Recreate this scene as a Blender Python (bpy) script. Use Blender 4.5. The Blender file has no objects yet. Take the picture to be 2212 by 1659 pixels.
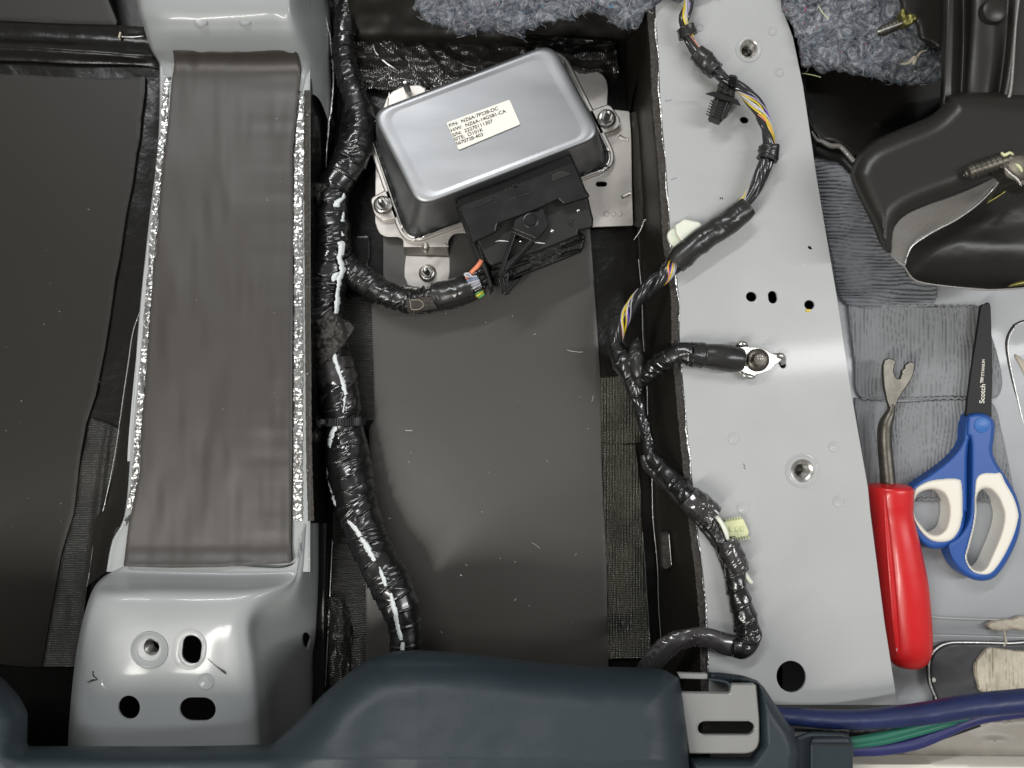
import bpy, bmesh, math, random
import numpy as np
from mathutils import Vector, Matrix
random.seed(7)
rng = np.random.default_rng(7)
sc = bpy.context.scene
COL = sc.collection

# ---------------------------------------------------------------- camera, light, exposure
# lengths below are given in units of a third of a millimetre (U), heights z above the floor pan
U = 0.000333
H = 1700.0                      # camera height above the floor pan
CX, CY = 1106.0, 829.5
cam = bpy.data.cameras.new("camera"); camo = bpy.data.objects.new("camera", cam); COL.objects.link(camo)
camo.location = (0, 0, H * U); cam.sensor_width = 36.0; cam.lens = 36.0 * H / 2212.0
cam.clip_start = 0.01; cam.clip_end = 50.0
cam.dof.use_dof = True; cam.dof.focus_distance = (H - 130) * U; cam.dof.aperture_fstop = 5.6
sc.camera = camo
w = bpy.data.worlds.new("World"); sc.world = w; w.use_nodes = True
w.node_tree.nodes["Background"].inputs[0].default_value = (1.0, 0.985, 0.955, 1)
w.node_tree.nodes["Background"].inputs[1].default_value = 0.28
def lamp(name, loc, size, energy, color=(1, 0.98, 0.94), aim=(0, 0, 0)):
    l = bpy.data.lights.new(name, 'AREA'); l.shape = 'RECTANGLE'; l.size, l.size_y = size; l.energy = energy; l.color = color
    o = bpy.data.objects.new(name, l); COL.objects.link(o); o.location = loc
    o.rotation_euler = (Vector(aim) - Vector(loc)).to_track_quat('-Z', 'Y').to_euler(); return o
lamp("ceiling_lamp", (-0.55, 1.05, 1.55), (0.9, 0.07), 16, (0.98, 0.99, 1.0))
lamp("ceiling_lamp", (-0.75, -0.75, 1.45), (0.09, 0.9), 17, (1.0, 0.97, 0.91))
lamp("ceiling_lamp", (1.15, 0.10, 1.5), (0.07, 1.1), 13, (0.99, 0.99, 1.0))
sc.view_settings.view_transform = 'Standard'; sc.view_settings.look = 'None'
sc.view_settings.exposure = 0.0; sc.view_settings.gamma = 1.0

# ---------------------------------------------------------------- coordinate helpers
def W(x, y, z):
    k = (H - z) / H * U
    return ((x - CX) * k, (CY - y) * k, z * U)
def q(c, r, pts): return [(c * 737.33 + p[0] / 3.0, r * 553.0 + p[1] / 3.0) + tuple(p[2:]) for p in pts]
def aff(ox, oy, s):
    return lambda pts: [(ox + p[0] * s, oy + p[1] * s) + tuple(p[2:]) for p in pts]
z1 = aff(774.2, 383.4, 1 / 7.5); z2 = aff(973.3, 324.4, .1956); z3 = aff(626.7, 221.2, 1 / 3.75); z4 = aff(626.7, 626.7, 1 / 3.75)
z5 = aff(1290.3, 589.8, 1 / 3.75); z6 = aff(1364, 995.4, 1 / 3.461); z7 = aff(1400.8, 0, 1 / 3.461); z8 = aff(1769.5, 0, .4); z9 = aff(1400.9, 1400.9, .36664)

# numpy value noise
_P = rng.permutation(256); _P = np.concatenate([_P, _P, _P]); _V = rng.random(256) * 2 - 1
def vn(x, y, z=0.0):
    x, y, z = np.broadcast_arrays(np.asarray(x, float), np.asarray(y, float), np.asarray(z, float))
    xi = np.floor(x).astype(int); yi = np.floor(y).astype(int); zi = np.floor(z).astype(int)
    fx, fy, fz = x - xi, y - yi, z - zi
    fx = fx * fx * (3 - 2 * fx); fy = fy * fy * (3 - 2 * fy); fz = fz * fz * (3 - 2 * fz)
    def h(a, b, c): return _V[_P[_P[_P[a & 255] + (b & 255)] + (c & 255)]]
    r = 0
    for dx in (0, 1):
        for dy in (0, 1):
            for dz in (0, 1):
                r = r + h(xi + dx, yi + dy, zi + dz) * (fx if dx else 1 - fx) * (fy if dy else 1 - fy) * (fz if dz else 1 - fz)
    return r
def fbm(x, y, z=0.0, o=3):
    s = 0; a = 1
    for i in range(o):
        s = s + a * vn(x * 2 ** i + 17 * i, y * 2 ** i + 31 * i, z * 2 ** i); a *= .5
    return s

def catmull(P, step):
    P = [np.array(p, float) for p in P]
    out = []
    for i in range(len(P) - 1):
        p0 = P[i - 1] if i > 0 else 2 * P[0] - P[1]; p1, p2 = P[i], P[i + 1]
        p3 = P[i + 2] if i + 2 < len(P) else 2 * P[-1] - P[-2]
        n = max(1, int(np.linalg.norm((p2 - p1)[:2]) / step))
        for k in range(n):
            t = k / n
            out.append(.5 * ((2 * p1) + (-p0 + p2) * t + (2 * p0 - 5 * p1 + 4 * p2 - p3) * t * t + (-p0 + 3 * p1 - 3 * p2 + p3) * t ** 3))
    out.append(P[-1]); return np.array(out)
def smooth_loop(pts, step=3.0, it=0):
    P = np.array([p[:2] for p in pts], float); n = len(P); out = []
    for i in range(n):
        p0, p1, p2, p3 = P[i - 1], P[i], P[(i + 1) % n], P[(i + 2) % n]
        m = max(1, int(np.linalg.norm(p2 - p1) / step))
        for k in range(m):
            t = k / m
            out.append(tuple(.5 * ((2 * p1) + (-p0 + p2) * t + (2 * p0 - 5 * p1 + 4 * p2 - p3) * t * t + (-p0 + 3 * p1 - 3 * p2 + p3) * t ** 3)))
    return out
def chaikin(pts, it=2, r=.25):
    P = [tuple(p[:2]) for p in pts]
    for _ in range(it):
        o = []
        for i in range(len(P)):
            a, b = P[i], P[(i + 1) % len(P)]
            o.append((a[0] * (1 - r) + b[0] * r, a[1] * (1 - r) + b[1] * r)); o.append((a[0] * r + b[0] * (1 - r), a[1] * r + b[1] * (1 - r)))
        P = o
    return P
def rquad(c, r, n=7):                 # polygon with rounded corners
    out = []; m = len(c)
    for i in range(m):
        p = np.array(c[i][:2], float); a = np.array(c[i - 1][:2], float); b = np.array(c[(i + 1) % m][:2], float)
        ri = c[i][2] if len(c[i]) > 2 else r
        da = (a - p) / np.linalg.norm(a - p); db = (b - p) / np.linalg.norm(b - p)
        A = p + da * ri; B = p + db * ri
        for k in range(n + 1):
            t = k / n; out.append(tuple((1 - t) ** 2 * A + 2 * t * (1 - t) * p + t * t * B))
    return out
def ell(cx, cy, rx, ry, rot=0, n=40):
    c, s = math.cos(rot), math.sin(rot)
    return [(cx + rx * math.cos(a) * c - ry * math.sin(a) * s, cy + rx * math.cos(a) * s + ry * math.sin(a) * c) for a in [2 * math.pi * i / n for i in range(n)]]
def slot(cx, cy, L, r, rot=0, n=12):      # stadium, L = half length between centres
    out = []
    for k in range(n + 1): a = -math.pi / 2 + math.pi * k / n; out.append((L + r * math.cos(a), r * math.sin(a)))
    for k in range(n + 1): a = math.pi / 2 + math.pi * k / n; out.append((-L + r * math.cos(a), r * math.sin(a)))
    c, s = math.cos(rot), math.sin(rot)
    return [(cx + x * c - y * s, cy + x * s + y * c) for x, y in out]

# ---------------------------------------------------------------- object helpers
def wloc(o):
    v = Vector((0, 0, 0))
    while o: v = v + o.location; o = o.parent
    return v
def tag(o, label=None, cat=None, group=None, kind=None):
    if label: o['label'] = label
    if cat: o['category'] = cat
    if group: o['group'] = group
    if kind: o['kind'] = kind
    return o
def thing(name, label, cat, x, y, z=0, group=None):
    o = bpy.data.objects.new(name, None); COL.objects.link(o); o.location = W(x, y, z); o.empty_display_size = .01
    return tag(o, label, cat, group)
def mk(name, V, F, m, parent=None, smooth=True, label=None, cat=None, group=None, kind=None):
    V = np.array(V, float)
    if parent is None: org = np.array([(V[:, 0].min() + V[:, 0].max()) / 2, (V[:, 1].min() + V[:, 1].max()) / 2, V[:, 2].min()])
    else: org = np.array(wloc(parent))
    me = bpy.data.meshes.new(name); me.from_pydata((V - org).tolist(), [], F if isinstance(F, list) else F.tolist())
    me.materials.append(m); me.polygons.foreach_set('use_smooth', [smooth] * len(me.polygons)); me.update()
    o = bpy.data.objects.new(name, me); COL.objects.link(o)
    if parent is None: o.location = org
    else: o.parent = parent
    return tag(o, label, cat, group, kind)
def autosmooth(o, ang=35):
    me = o.data; bm = bmesh.new(); bm.from_mesh(me)
    for e in bm.edges:
        if len(e.link_faces) == 2 and e.calc_face_angle(0) > math.radians(ang): e.smooth = False
    bm.to_mesh(me); bm.free(); return o
def solid(o, t, off=-1):
    md = o.modifiers.new("solidify", 'SOLIDIFY'); md.thickness = t * U; md.offset = off; return o
def realize(o, keep_mods=False):
    dg = bpy.context.evaluated_depsgraph_get(); ev = o.evaluated_get(dg)
    me = bpy.data.meshes.new_from_object(ev); o.modifiers.clear(); o.data = me
def cut(o, cutters):
    for c in cutters:
        md = o.modifiers.new("cut", 'BOOLEAN'); md.operation = 'DIFFERENCE'; md.solver = 'EXACT'; md.object = c
    bpy.context.view_layer.update(); realize(o)
    for c in cutters: bpy.data.objects.remove(c)
def cutter(loop, z0, z1_):
    n = len(loop); V = [W(p[0], p[1], (z0 + z1_) / 2) for p in loop]
    V = [(v[0], v[1], z0 * U) for v in V] + [(v[0], v[1], z1_ * U) for v in V]
    F = [list(range(n)), list(range(2 * n - 1, n - 1, -1))] + [[(i + 1) % n, i, i + n, (i + 1) % n + n] for i in range(n)]
    me = bpy.data.meshes.new("cutter"); me.from_pydata(V, [], F); me.update()
    bm = bmesh.new(); bm.from_mesh(me); bmesh.ops.recalc_face_normals(bm, faces=bm.faces); bm.to_mesh(me); bm.free()
    o = bpy.data.objects.new("cutter", me); COL.objects.link(o); return o

def plate(name, loops, z, th, m, parent=None, bev=0.8, zf=None, **kw):
    """flat plate, top at z, outline and holes given at the top face; upper rim rounded by bev"""
    from mathutils.geometry import tessellate_polygon
    V = []; F = []; tops = []; bots = []
    for li, lp in enumerate(loops):
        k_ = [lp[0]]
        for p in lp[1:]:
            if math.hypot(p[0] - k_[-1][0], p[1] - k_[-1][1]) > .35: k_.append(p)
        if len(k_) > 3 and math.hypot(k_[0][0] - k_[-1][0], k_[0][1] - k_[-1][1]) < .35: k_.pop()
        P = np.array([p[:2] for p in k_], float); n = len(P)
        area = .5 * np.sum(P[:, 0] * np.roll(P[:, 1], -1) - np.roll(P[:, 0], -1) * P[:, 1])
        if (area > 0) != (li == 0): P = P[::-1]
        e = np.roll(P, -1, 0) - P; e /= np.linalg.norm(e, axis=1)[:, None] + 1e-12; nn = np.stack([-e[:, 1], e[:, 0]], 1)
        m_ = nn + np.roll(nn, 1, 0); l_ = np.linalg.norm(m_, axis=1)[:, None]; m_ = m_ / (l_ + 1e-9) / np.clip(l_ / 2, .6, 1)
        b0 = len(V)
        rings = [(0, z - th), (0, z - bev), (bev * .3, z - bev * .3), (bev, z)]
        for off, zz in rings:
            for p in P + m_ * off: V.append(W(p[0], p[1], zz) if zz > z - th else tuple(np.array(W(p[0], p[1], z))[:2]) + (zz * U,))
        for r_ in range(3):
            for k in range(n): F.append([b0 + r_ * n + k, b0 + r_ * n + (k + 1) % n, b0 + (r_ + 1) * n + (k + 1) % n, b0 + (r_ + 1) * n + k])
        tops.append(list(range(b0 + 3 * n, b0 + 4 * n))); bots.append(list(range(b0, b0 + n)))
    for grp, flip in ((tops, False), (bots, True)):
        flat = [i_ for g in grp for i_ in g]
        for t in tessellate_polygon([[Vector((V[i_][0] * 1000, V[i_][1] * 1000, 0)) for i_ in g] for g in grp]):
            a, b, c = [flat[q_] for q_ in t]
            cr = (V[b][0] - V[a][0]) * (V[c][1] - V[a][1]) - (V[b][1] - V[a][1]) * (V[c][0] - V[a][0])
            if abs(cr) < 1e-16: continue
            F.append([a, b, c] if (cr > 0) != flip else [a, c, b])
    V = np.array(V)
    o = mk(name, V, F, m, parent, **kw)
    bm = bmesh.new(); bm.from_mesh(o.data); bmesh.ops.recalc_face_normals(bm, faces=bm.faces)
    for e_ in bm.edges:
        if len(e_.link_faces) == 2 and sum(len(f_.verts) == 3 and abs(f_.normal.z) > .999 for f_ in e_.link_faces) == 1: e_.smooth = False
    bm.to_mesh(o.data); bm.free()
    return autosmooth(o, 50)

def pillow(name, loops, ztop, edge, drop, m, cell=3.0, zbot=None, parent=None, prof='round', dz=None, under=False, **kw):
    """sheet or solid filling an outline; its surface rolls off by drop over the width edge next to the rim; sides go straight down to zbot"""
    L = [np.array([p[:2] for p in lp], float) for lp in loops]
    allp = np.concatenate(L); x0, y0 = allp.min(0) - cell; x1, y1 = allp.max(0) + cell
    nx = int((x1 - x0) / cell) + 2; ny = int((y1 - y0) / cell) + 2
    gx, gy = np.meshgrid(x0 + cell * np.arange(nx), y0 + cell * np.arange(ny))
    def prox(px, py):
        best = np.full(px.shape, 1e18); bx = px.copy(); by = py.copy(); ins = np.zeros(px.shape, bool)
        for P in L:
            n = len(P)
            for i in range(n):
                ax, ay = P[i]; ex, ey = P[(i + 1) % n] - P[i]; l2 = ex * ex + ey * ey
                if l2 < 1e-12: continue
                t = np.clip(((px - ax) * ex + (py - ay) * ey) / l2, 0, 1); qx = ax + t * ex; qy = ay + t * ey
                d = (px - qx) ** 2 + (py - qy) ** 2; mk_ = d < best
                best = np.where(mk_, d, best); bx = np.where(mk_, qx, bx); by = np.where(mk_, qy, by)
                if ey != 0:
                    c = ((ay > py) != (ay + ey > py)) & (px < ax + ex * (py - ay) / ey); ins ^= c
        return np.sqrt(best), bx, by, ins
    cxm, cym = gx[:-1, :-1] + cell / 2, gy[:-1, :-1] + cell / 2
    _, _, _, cin = prox(cxm, cym)
    d, bx, by, ins = prox(gx, gy)
    used = np.zeros(gx.shape, bool); used[:-1, :-1] |= cin; used[1:, :-1] |= cin; used[:-1, 1:] |= cin; used[1:, 1:] |= cin
    bnd = np.zeros(gx.shape, bool); cf = np.pad(cin, 1); full = cf[:-1, :-1] & cf[1:, :-1] & cf[:-1, 1:] & cf[1:, 1:]
    bnd = used & ~full
    X = np.where(bnd, bx, gx); Y = np.where(bnd, by, gy); d = np.where(bnd | ~ins, 0, d)
    t = np.clip(d / max(edge, 1e-6), 0, 1)
    s = np.sqrt(np.clip(1 - (1 - t) ** 2, 0, 1)) if prof == 'round' else (t * t * (3 - 2 * t) if prof == 'ease' else t)
    Z = (ztop(X, Y) if callable(ztop) else ztop) - drop * (1 - s)
    if dz is not None: Z = Z + dz(X, Y, d)
    k = (H - Z) / H * U
    VX, VY, VZ = (X - CX) * k, (CY - Y) * k, Z * U
    idx = -np.ones(gx.shape, int); idx[used] = np.arange(used.sum())
    V = np.stack([VX[used], VY[used], VZ[used]], 1)
    ii = idx[:-1, :-1][cin], idx[1:, :-1][cin], idx[1:, 1:][cin], idx[:-1, 1:][cin]
    F = np.stack(ii, 1)
    if zbot is not None:
        E = np.concatenate([F[:, [0, 1]], F[:, [1, 2]], F[:, [2, 3]], F[:, [3, 0]]]); key = {}
        S = set(map(tuple, E.tolist())); be = [e for e in S if (e[1], e[0]) not in S]
        vs = sorted({v for e in be for v in e}); mp = {v: len(V) + i for i, v in enumerate(vs)}
        B = V[vs].copy(); B[:, 2] = zbot * U
        if under: B[:, :2] *= ((H - zbot) / (H - V[vs][:, 2] / U))[:, None]
        V = np.concatenate([V, B])
        F = F.tolist() + [[b, a, mp[a], mp[b]] for a, b in be]
    else: F = F.tolist()
    return autosmooth(mk(name, V, F, m, parent, **kw), 55)

def loft(name, rows, m, nu=60, nv=60, parent=None, dz=None, th=None, **kw):
    """smooth skin through rows of (x, y, z) points"""
    R = [np.array(r, float) for r in rows]
    def res(P, n):
        P = np.array(P); t = np.linspace(0, len(P) - 1, n); i = np.minimum(t.astype(int), len(P) - 2); f = (t - i).reshape((-1,) + (1,) * (P.ndim - 1))
        p1, p2 = P[i], P[i + 1]; p0 = np.where((i > 0).reshape(f.shape), P[np.maximum(i - 1, 0)], 2 * p1 - p2)
        p3 = np.where((i + 2 < len(P)).reshape(f.shape), P[np.minimum(i + 2, len(P) - 1)], 2 * p2 - p1)
        return .5 * (2 * p1 + (-p0 + p2) * f + (2 * p0 - 5 * p1 + 4 * p2 - p3) * f ** 2 + (-p0 + 3 * p1 - 3 * p2 + p3) * f ** 3)
    A = np.array([res(r, nu) for r in R]); A = res(A, nv)
    X, Y, Z = A[..., 0], A[..., 1], A[..., 2]
    if dz is not None: Z = Z + dz(X, Y)
    k = (H - Z) / H * U
    V = np.stack([(X - CX) * k, (CY - Y) * k, Z * U], -1).reshape(-1, 3)
    i = np.arange(nv * nu).reshape(nv, nu)
    F = np.stack([i[:-1, :-1], i[1:, :-1], i[1:, 1:], i[:-1, 1:]], -1).reshape(-1, 4).tolist()
    o = mk(name, V, F, m, parent, **kw)
    if th: solid(o, th)
    return o

def frames(P):
    T = np.gradient(P, axis=0); T /= np.linalg.norm(T, axis=1)[:, None] + 1e-12
    up = np.array([0, 0, 1.0]); N = np.cross(T, up); ln = np.linalg.norm(N, axis=1)[:, None]
    N = np.where(ln > 1e-3, N / (ln + 1e-12), np.array([1.0, 0, 0])); B = np.cross(N, T); return T, N, B
def path3(pts, step=2.0):
    """(x,y,z,r) control points -> world positions and radii"""
    A = catmull(pts, step); P = np.array([W(a[0], a[1], a[2]) for a in A]); return A, P, (A[:, 3] * U)
def tube(name, pts, m, parent=None, nseg=16, step=3.0, disp=None, cap=True, flat=1.0, **kw):
    A, P, R = path3(pts, step); T, N, B = frames(P)
    th = np.linspace(0, 2 * math.pi, nseg, endpoint=False)
    s = np.concatenate([[0], np.cumsum(np.linalg.norm(np.diff(P, axis=0), axis=1))]) / U
    rr = np.repeat(R[:, None], nseg, 1)
    if disp is not None: rr = rr + disp(s[:, None] + 0 * th[None], th[None] + 0 * s[:, None], R[:, None] / U) * U
    V = P[:, None] + rr[..., None] * (np.cos(th)[None, :, None] * N[:, None] + flat * np.sin(th)[None, :, None] * B[:, None])
    n = len(P); V = V.reshape(-1, 3); F = []
    i = np.arange(n * nseg).reshape(n, nseg); j = np.roll(i, -1, 1)
    F = np.stack([i[:-1], j[:-1], j[1:], i[1:]], -1).reshape(-1, 4).tolist()
    if cap: F += [list(range(nseg)), list(range((n - 1) * nseg, n * nseg))[::-1]]
    return mk(name, V, F, m, parent, **kw)
def tape_disp(pitch=26, amp=1.3, crk=1.0, seed=0, hand=1):
    def f(s, th, r):
        sc__ = r * .07 + .8
        ph = s / pitch + hand * th / (2 * math.pi) + .25 * vn(s / 60, np.cos(th), seed)
        fr = ph - np.floor(ph)
        step = amp * (fr - .5) + amp * .8 * np.exp(-((fr - .93) / .05) ** 2)
        a = th * r
        wr = np.floor(ph); rot = 2.4 * vn(wr * 1.7, s / 90, seed + 4) * 2; nf = 5.0                 # each turn of tape lies in flat facets
        fa = np.mod(th + rot, 2 * np.pi / nf) - np.pi / nf
        facet = r * (math.cos(math.pi / nf) / np.cos(fa) - .92) * (.24 if pitch < 52 else .0)
        d = (s + hand * a * .55)                      # creases run slanted across the tape
        w1 = np.abs(vn(d / 8.5 + 1.0 * vn(s / 26, np.cos(th) * 1.5, seed + 9), np.cos(th) * 1.1 + s / 70, np.sin(th) * 1.1 + seed))
        w2 = vn(d / 17.0, np.cos(th) * 2.0, np.sin(th) * 2.0 + seed * 3)
        mask = np.clip(.5 + 1.2 * vn(s / 45, np.cos(th) + seed, np.sin(th)), 0, 1.2)
        lump = vn(s / 22, np.cos(th) * .8 + seed, np.sin(th) * .8)
        return step + crk * mask * (-3.4 * w1 + 1.4 * w2) + 1.8 * lump + sc__ + 1.0 + facet
    return f

def lathe(name, x, y, z, prof, m, parent=None, seg=40, tilt=(0, 0), smooth_ang=40, wob=None, **kw):
    """prof: (r, dz) pairs from outside/bottom, in U, around a vertical axis at (x,y) at height z"""
    c = np.array(W(x, y, z)); V = []
    th = np.linspace(0, 2 * math.pi, seg, endpoint=False)
    for r, h in prof:
        for a in th: V.append((r * math.cos(a) * U, r * math.sin(a) * U, h * U))
    V = np.array(V)
    R = np.array(Matrix.Rotation(tilt[0], 3, 'X') @ Matrix.Rotation(tilt[1], 3, 'Y')); V = V @ R.T + c
    n = len(prof); i = np.arange(n * seg).reshape(n, seg); j = np.roll(i, -1, 1)
    F = np.stack([i[:-1], j[:-1], j[1:], i[1:]], -1).reshape(-1, 4).tolist()
    return autosmooth(mk(name, V, F, m, parent, **kw), smooth_ang)
def prism(name, x, y, z, r, h, sides, m, parent=None, rot=0, tilt=(0, 0), ch=.12, **kw):
    pr = [(r, 0), (r, h * (1 - ch)), (r * (1 - ch), h), (0.01, h)]
    c = np.array(W(x, y, z)); V = []
    for rr, hh in pr:
        for k in range(sides): a = rot + 2 * math.pi * k / sides; V.append((rr * math.cos(a) * U, rr * math.sin(a) * U, hh * U))
    R = np.array(Matrix.Rotation(tilt[0], 3, 'X') @ Matrix.Rotation(tilt[1], 3, 'Y')); V = np.array(V) @ R.T + c
    F = []
    for a in range(3):
        for k in range(sides): F.append([a * sides + k, a * sides + (k + 1) % sides, (a + 1) * sides + (k + 1) % sides, (a + 1) * sides + k])
    return mk(name, V, F, m, parent, smooth=False, **kw)
def text(name, body, x, y, z, size, rot, m, parent=None, th=.3, sx=1.0, **kw):
    cu = bpy.data.curves.new(name, 'FONT'); cu.body = body; cu.size = size; cu.extrude = th / 2
    cu.offset = size * .012; cu.align_x = 'LEFT'; cu.align_y = 'CENTER'
    t = bpy.data.objects.new("tmp", cu); COL.objects.link(t); bpy.context.view_layer.update()
    me = bpy.data.meshes.new_from_object(t.evaluated_get(bpy.context.evaluated_depsgraph_get()))
    V = np.array([v.co[:] for v in me.vertices]); F = [list(p.vertices) for p in me.polygons]
    bpy.data.objects.remove(t); bpy.data.curves.remove(cu); bpy.data.meshes.remove(me)
    c, s = math.cos(rot), math.sin(rot); V[:, 0] *= sx
    X = x + V[:, 0] * c + V[:, 1] * s; Y = y + V[:, 0] * s - V[:, 1] * c       # rot turns clockwise on the picture
    Z = z + V[:, 2]
    P = [W(a, b, d) for a, b, d in zip(X, Y, Z)]
    return mk(name, P, F, m, parent, smooth=False, **kw)

# ---------------------------------------------------------------- materials
def mat(name, col, rough=.5, metal=0.0, coat=0.0, bump=None, var=None, spec=.5, bump2=None, rvar=None, col2=None, wave=None, trans=0, sss=0, aniso=0, speck=None, blotch=None):
    m = bpy.data.materials.new(name); m.use_nodes = True; nt = m.node_tree; N = nt.nodes; Lk = nt.links; b = N["Principled BSDF"]
    b.inputs['Base Color'].default_value = (*col, 1); b.inputs['Roughness'].default_value = rough; b.inputs['Metallic'].default_value = metal
    b.inputs['Coat Weight'].default_value = coat; b.inputs['Coat Roughness'].default_value = .08; b.inputs['Specular IOR Level'].default_value = spec
    b.inputs['Transmission Weight'].default_value = trans; b.inputs['Anisotropic'].default_value = aniso
    if sss: b.inputs['Subsurface Weight'].default_value = sss; b.inputs['Subsurface Scale'].default_value = .004
    tc = N.new('ShaderNodeNewGeometry').outputs['Position']
    def noise(scale, det=4, vec=tc, st=None, dist=0):
        if st is not None:
            mp = N.new('ShaderNodeMapping'); mp.inputs['Scale'].default_value = st; Lk.new(vec, mp.inputs[0]); vec = mp.outputs[0]
        n = N.new('ShaderNodeTexNoise'); n.inputs['Scale'].default_value = scale; n.inputs['Detail'].default_value = det; n.inputs['Distortion'].default_value = dist
        Lk.new(vec, n.inputs['Vector']); return n.outputs['Fac']
    cur = None
    if var:                         # (scale, amount[, stretch]) colour variation between col and col2
        f = noise(var[0], 5, st=var[2] if len(var) > 2 else None, dist=.4)
        rp = N.new('ShaderNodeValToRGB'); rp.color_ramp.elements[0].position = .35; rp.color_ramp.elements[1].position = .68
        c2 = col2 or tuple(c * (1 - var[1]) for c in col)
        rp.color_ramp.elements[0].color = (*c2, 1); rp.color_ramp.elements[1].color = (*col, 1); Lk.new(f, rp.inputs[0]); cur = rp.outputs[0]
    if speck:                       # (scale, threshold, colour)
        f = noise(speck[0], 2); rp = N.new('ShaderNodeValToRGB'); rp.color_ramp.elements[0].position = speck[1]; rp.color_ramp.elements[1].position = speck[1] + .03
        rp.color_ramp.elements[0].color = (0, 0, 0, 1); rp.color_ramp.elements[1].color = (1, 1, 1, 1); Lk.new(f, rp.inputs[0])
        mx = N.new('ShaderNodeMixRGB'); Lk.new(rp.outputs[0], mx.inputs[0]); mx.inputs[2].default_value = (*speck[2], 1)
        if cur: Lk.new(cur, mx.inputs[1])
        else: mx.inputs[1].default_value = (*col, 1)
        cur = mx.outputs[0]
    if cur: Lk.new(cur, b.inputs['Base Color'])
    if rvar:
        f = noise(rvar[0], 4, st=rvar[3] if len(rvar) > 3 else None); mr = N.new('ShaderNodeMapRange'); mr.inputs[1].default_value = .3; mr.inputs[2].default_value = .7
        mr.inputs[3].default_value = rvar[1]; mr.inputs[4].default_value = rvar[2]; Lk.new(f, mr.inputs[0]); Lk.new(mr.outputs[0], b.inputs['Roughness'])
    prev = None
    def addb(h, st, dist):
        nonlocal prev
        bp = N.new('ShaderNodeBump'); bp.inputs['Strength'].default_value = st; bp.inputs['Distance'].default_value = dist * U; Lk.new(h, bp.inputs['Height'])
        if prev: Lk.new(prev, bp.inputs['Normal'])
        prev = bp.outputs[0]
    for bb in (bump, bump2):
        if bb: addb(noise(bb[0], 4, st=bb[3] if len(bb) > 3 else None, dist=.3), bb[1], bb[2])     # (scale, strength, distance[, stretch])
    if wave:                        # (scale, strength, distance, direction)
        wv = N.new('ShaderNodeTexWave'); wv.bands_direction = wave[3]; wv.inputs['Scale'].default_value = wave[0]; wv.inputs['Distortion'].default_value = .6; wv.inputs['Detail Scale'].default_value = 3
        Lk.new(tc, wv.inputs['Vector']); addb(wv.outputs['Fac'], wave[1], wave[2])
        if len(wave) > 4:
            w2 = N.new('ShaderNodeTexWave'); w2.bands_direction = wave[4]; w2.inputs['Scale'].default_value = wave[0] * .8; Lk.new(tc, w2.inputs['Vector']); addb(w2.outputs['Fac'], wave[1] * .7, wave[2])
    if prev: Lk.new(prev, b.inputs['Normal'])
    return m

M = {}
M['pan'] = mat("black_pan", (.012, .011, .010), .45, bump=(120, .3, 3))
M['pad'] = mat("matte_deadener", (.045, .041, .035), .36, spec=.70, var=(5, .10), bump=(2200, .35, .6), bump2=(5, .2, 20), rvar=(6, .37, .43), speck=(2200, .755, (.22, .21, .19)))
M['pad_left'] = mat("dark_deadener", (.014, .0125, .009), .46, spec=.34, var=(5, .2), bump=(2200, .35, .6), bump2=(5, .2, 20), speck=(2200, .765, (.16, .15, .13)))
M['rubber'] = mat("grey_rubber_sheet", (.042, .037, .032), .38, spec=.55, var=(11, .2, (1, .4, 1)), bump=(2200, .35, .6), bump2=(9, .2, 14, (1, .35, 1)), rvar=(8, .40, .48, (1, .4, 1)))
M['gloss'] = mat("black_gloss_foil", (.006, .0055, .005), .26, spec=.32, bump=(60, .5, 4), bump2=(600, .2, 1))
M['weave'] = mat("woven_black_foil", (.034, .033, .027), .30, spec=.9, wave=(190, 1.0, 2.4, 'Y'), bump=(60, .5, 6), var=(40, .5))
M['weave2'] = mat("woven_olive_foil", (.07, .066, .046), .32, spec=1.0, wave=(190, 1.0, 2.0, 'Y', 'X'), bump=(60, .5, 7), var=(45, .6))
M['weavex'] = mat("ribbed_black_foil", (.030, .027, .024), .16, spec=1.0, wave=(180, .6, 1.2, 'X'), bump=(22, .5, 14), var=(50, .4))
M['paint'] = mat("grey_body_paint", (.395, .405, .40), .44, coat=.15, var=(11, .10), bump=(1300, .28, .7), bump2=(5, .35, 16), rvar=(14, .42, .55))
M['paint_dark'] = mat("grey_primer_paint", (.30, .315, .315), .40, coat=.22, var=(9, .08), bump=(900, .10, .5), bump2=(14, .25, 8))
M['paint_mid'] = mat("grey_floor_paint", (.33, .345, .355), .42, coat=.15, var=(6, .12), bump=(900, .15, .6), bump2=(10, .3, 10))
M['wrinkle'] = mat("painted_wrinkled_pad", (.225, .232, .24), .52, spec=.35, var=(40, .14), bump=(500, .3, 1.0))
M['wrinkle_blue'] = mat("bluish_wrinkled_pad", (.29, .302, .325), .46, spec=.35, var=(30, .2), bump=(500, .3, 1.0))
M['foil'] = mat("crinkled_foil", (.38, .38, .37), .30, .9, bump=(70, .6, 8), bump2=(300, .15, 2), var=(90, .3))
M['foam'] = mat("brown_foam_edge", (.06, .052, .045), .85, bump=(1200, .8, 2), var=(500, .5), speck=(1800, .72, (.3, .28, .26)))
M['alu'] = mat("brushed_aluminium", (.44, .452, .465), .36, 1.0, bump=(26, .14, 3), bump2=(1400, .10, .5, (1, .25, 1)), rvar=(14, .36, .54, (.5, 1.6, 1)), var=(9, .36, (.6, 1.6, 1)))
M['alu_plate'] = mat("matt_aluminium_plate", (.58, .555, .52), .42, 1.0, bump=(40, .3, 4), bump2=(1500, .2, .6), rvar=(30, .36, .52), var=(30, .18))
M['steel'] = mat("zinc_steel", (.55, .54, .51), .32, 1.0, bump=(400, .3, 1), rvar=(80, .2, .45))
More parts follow.
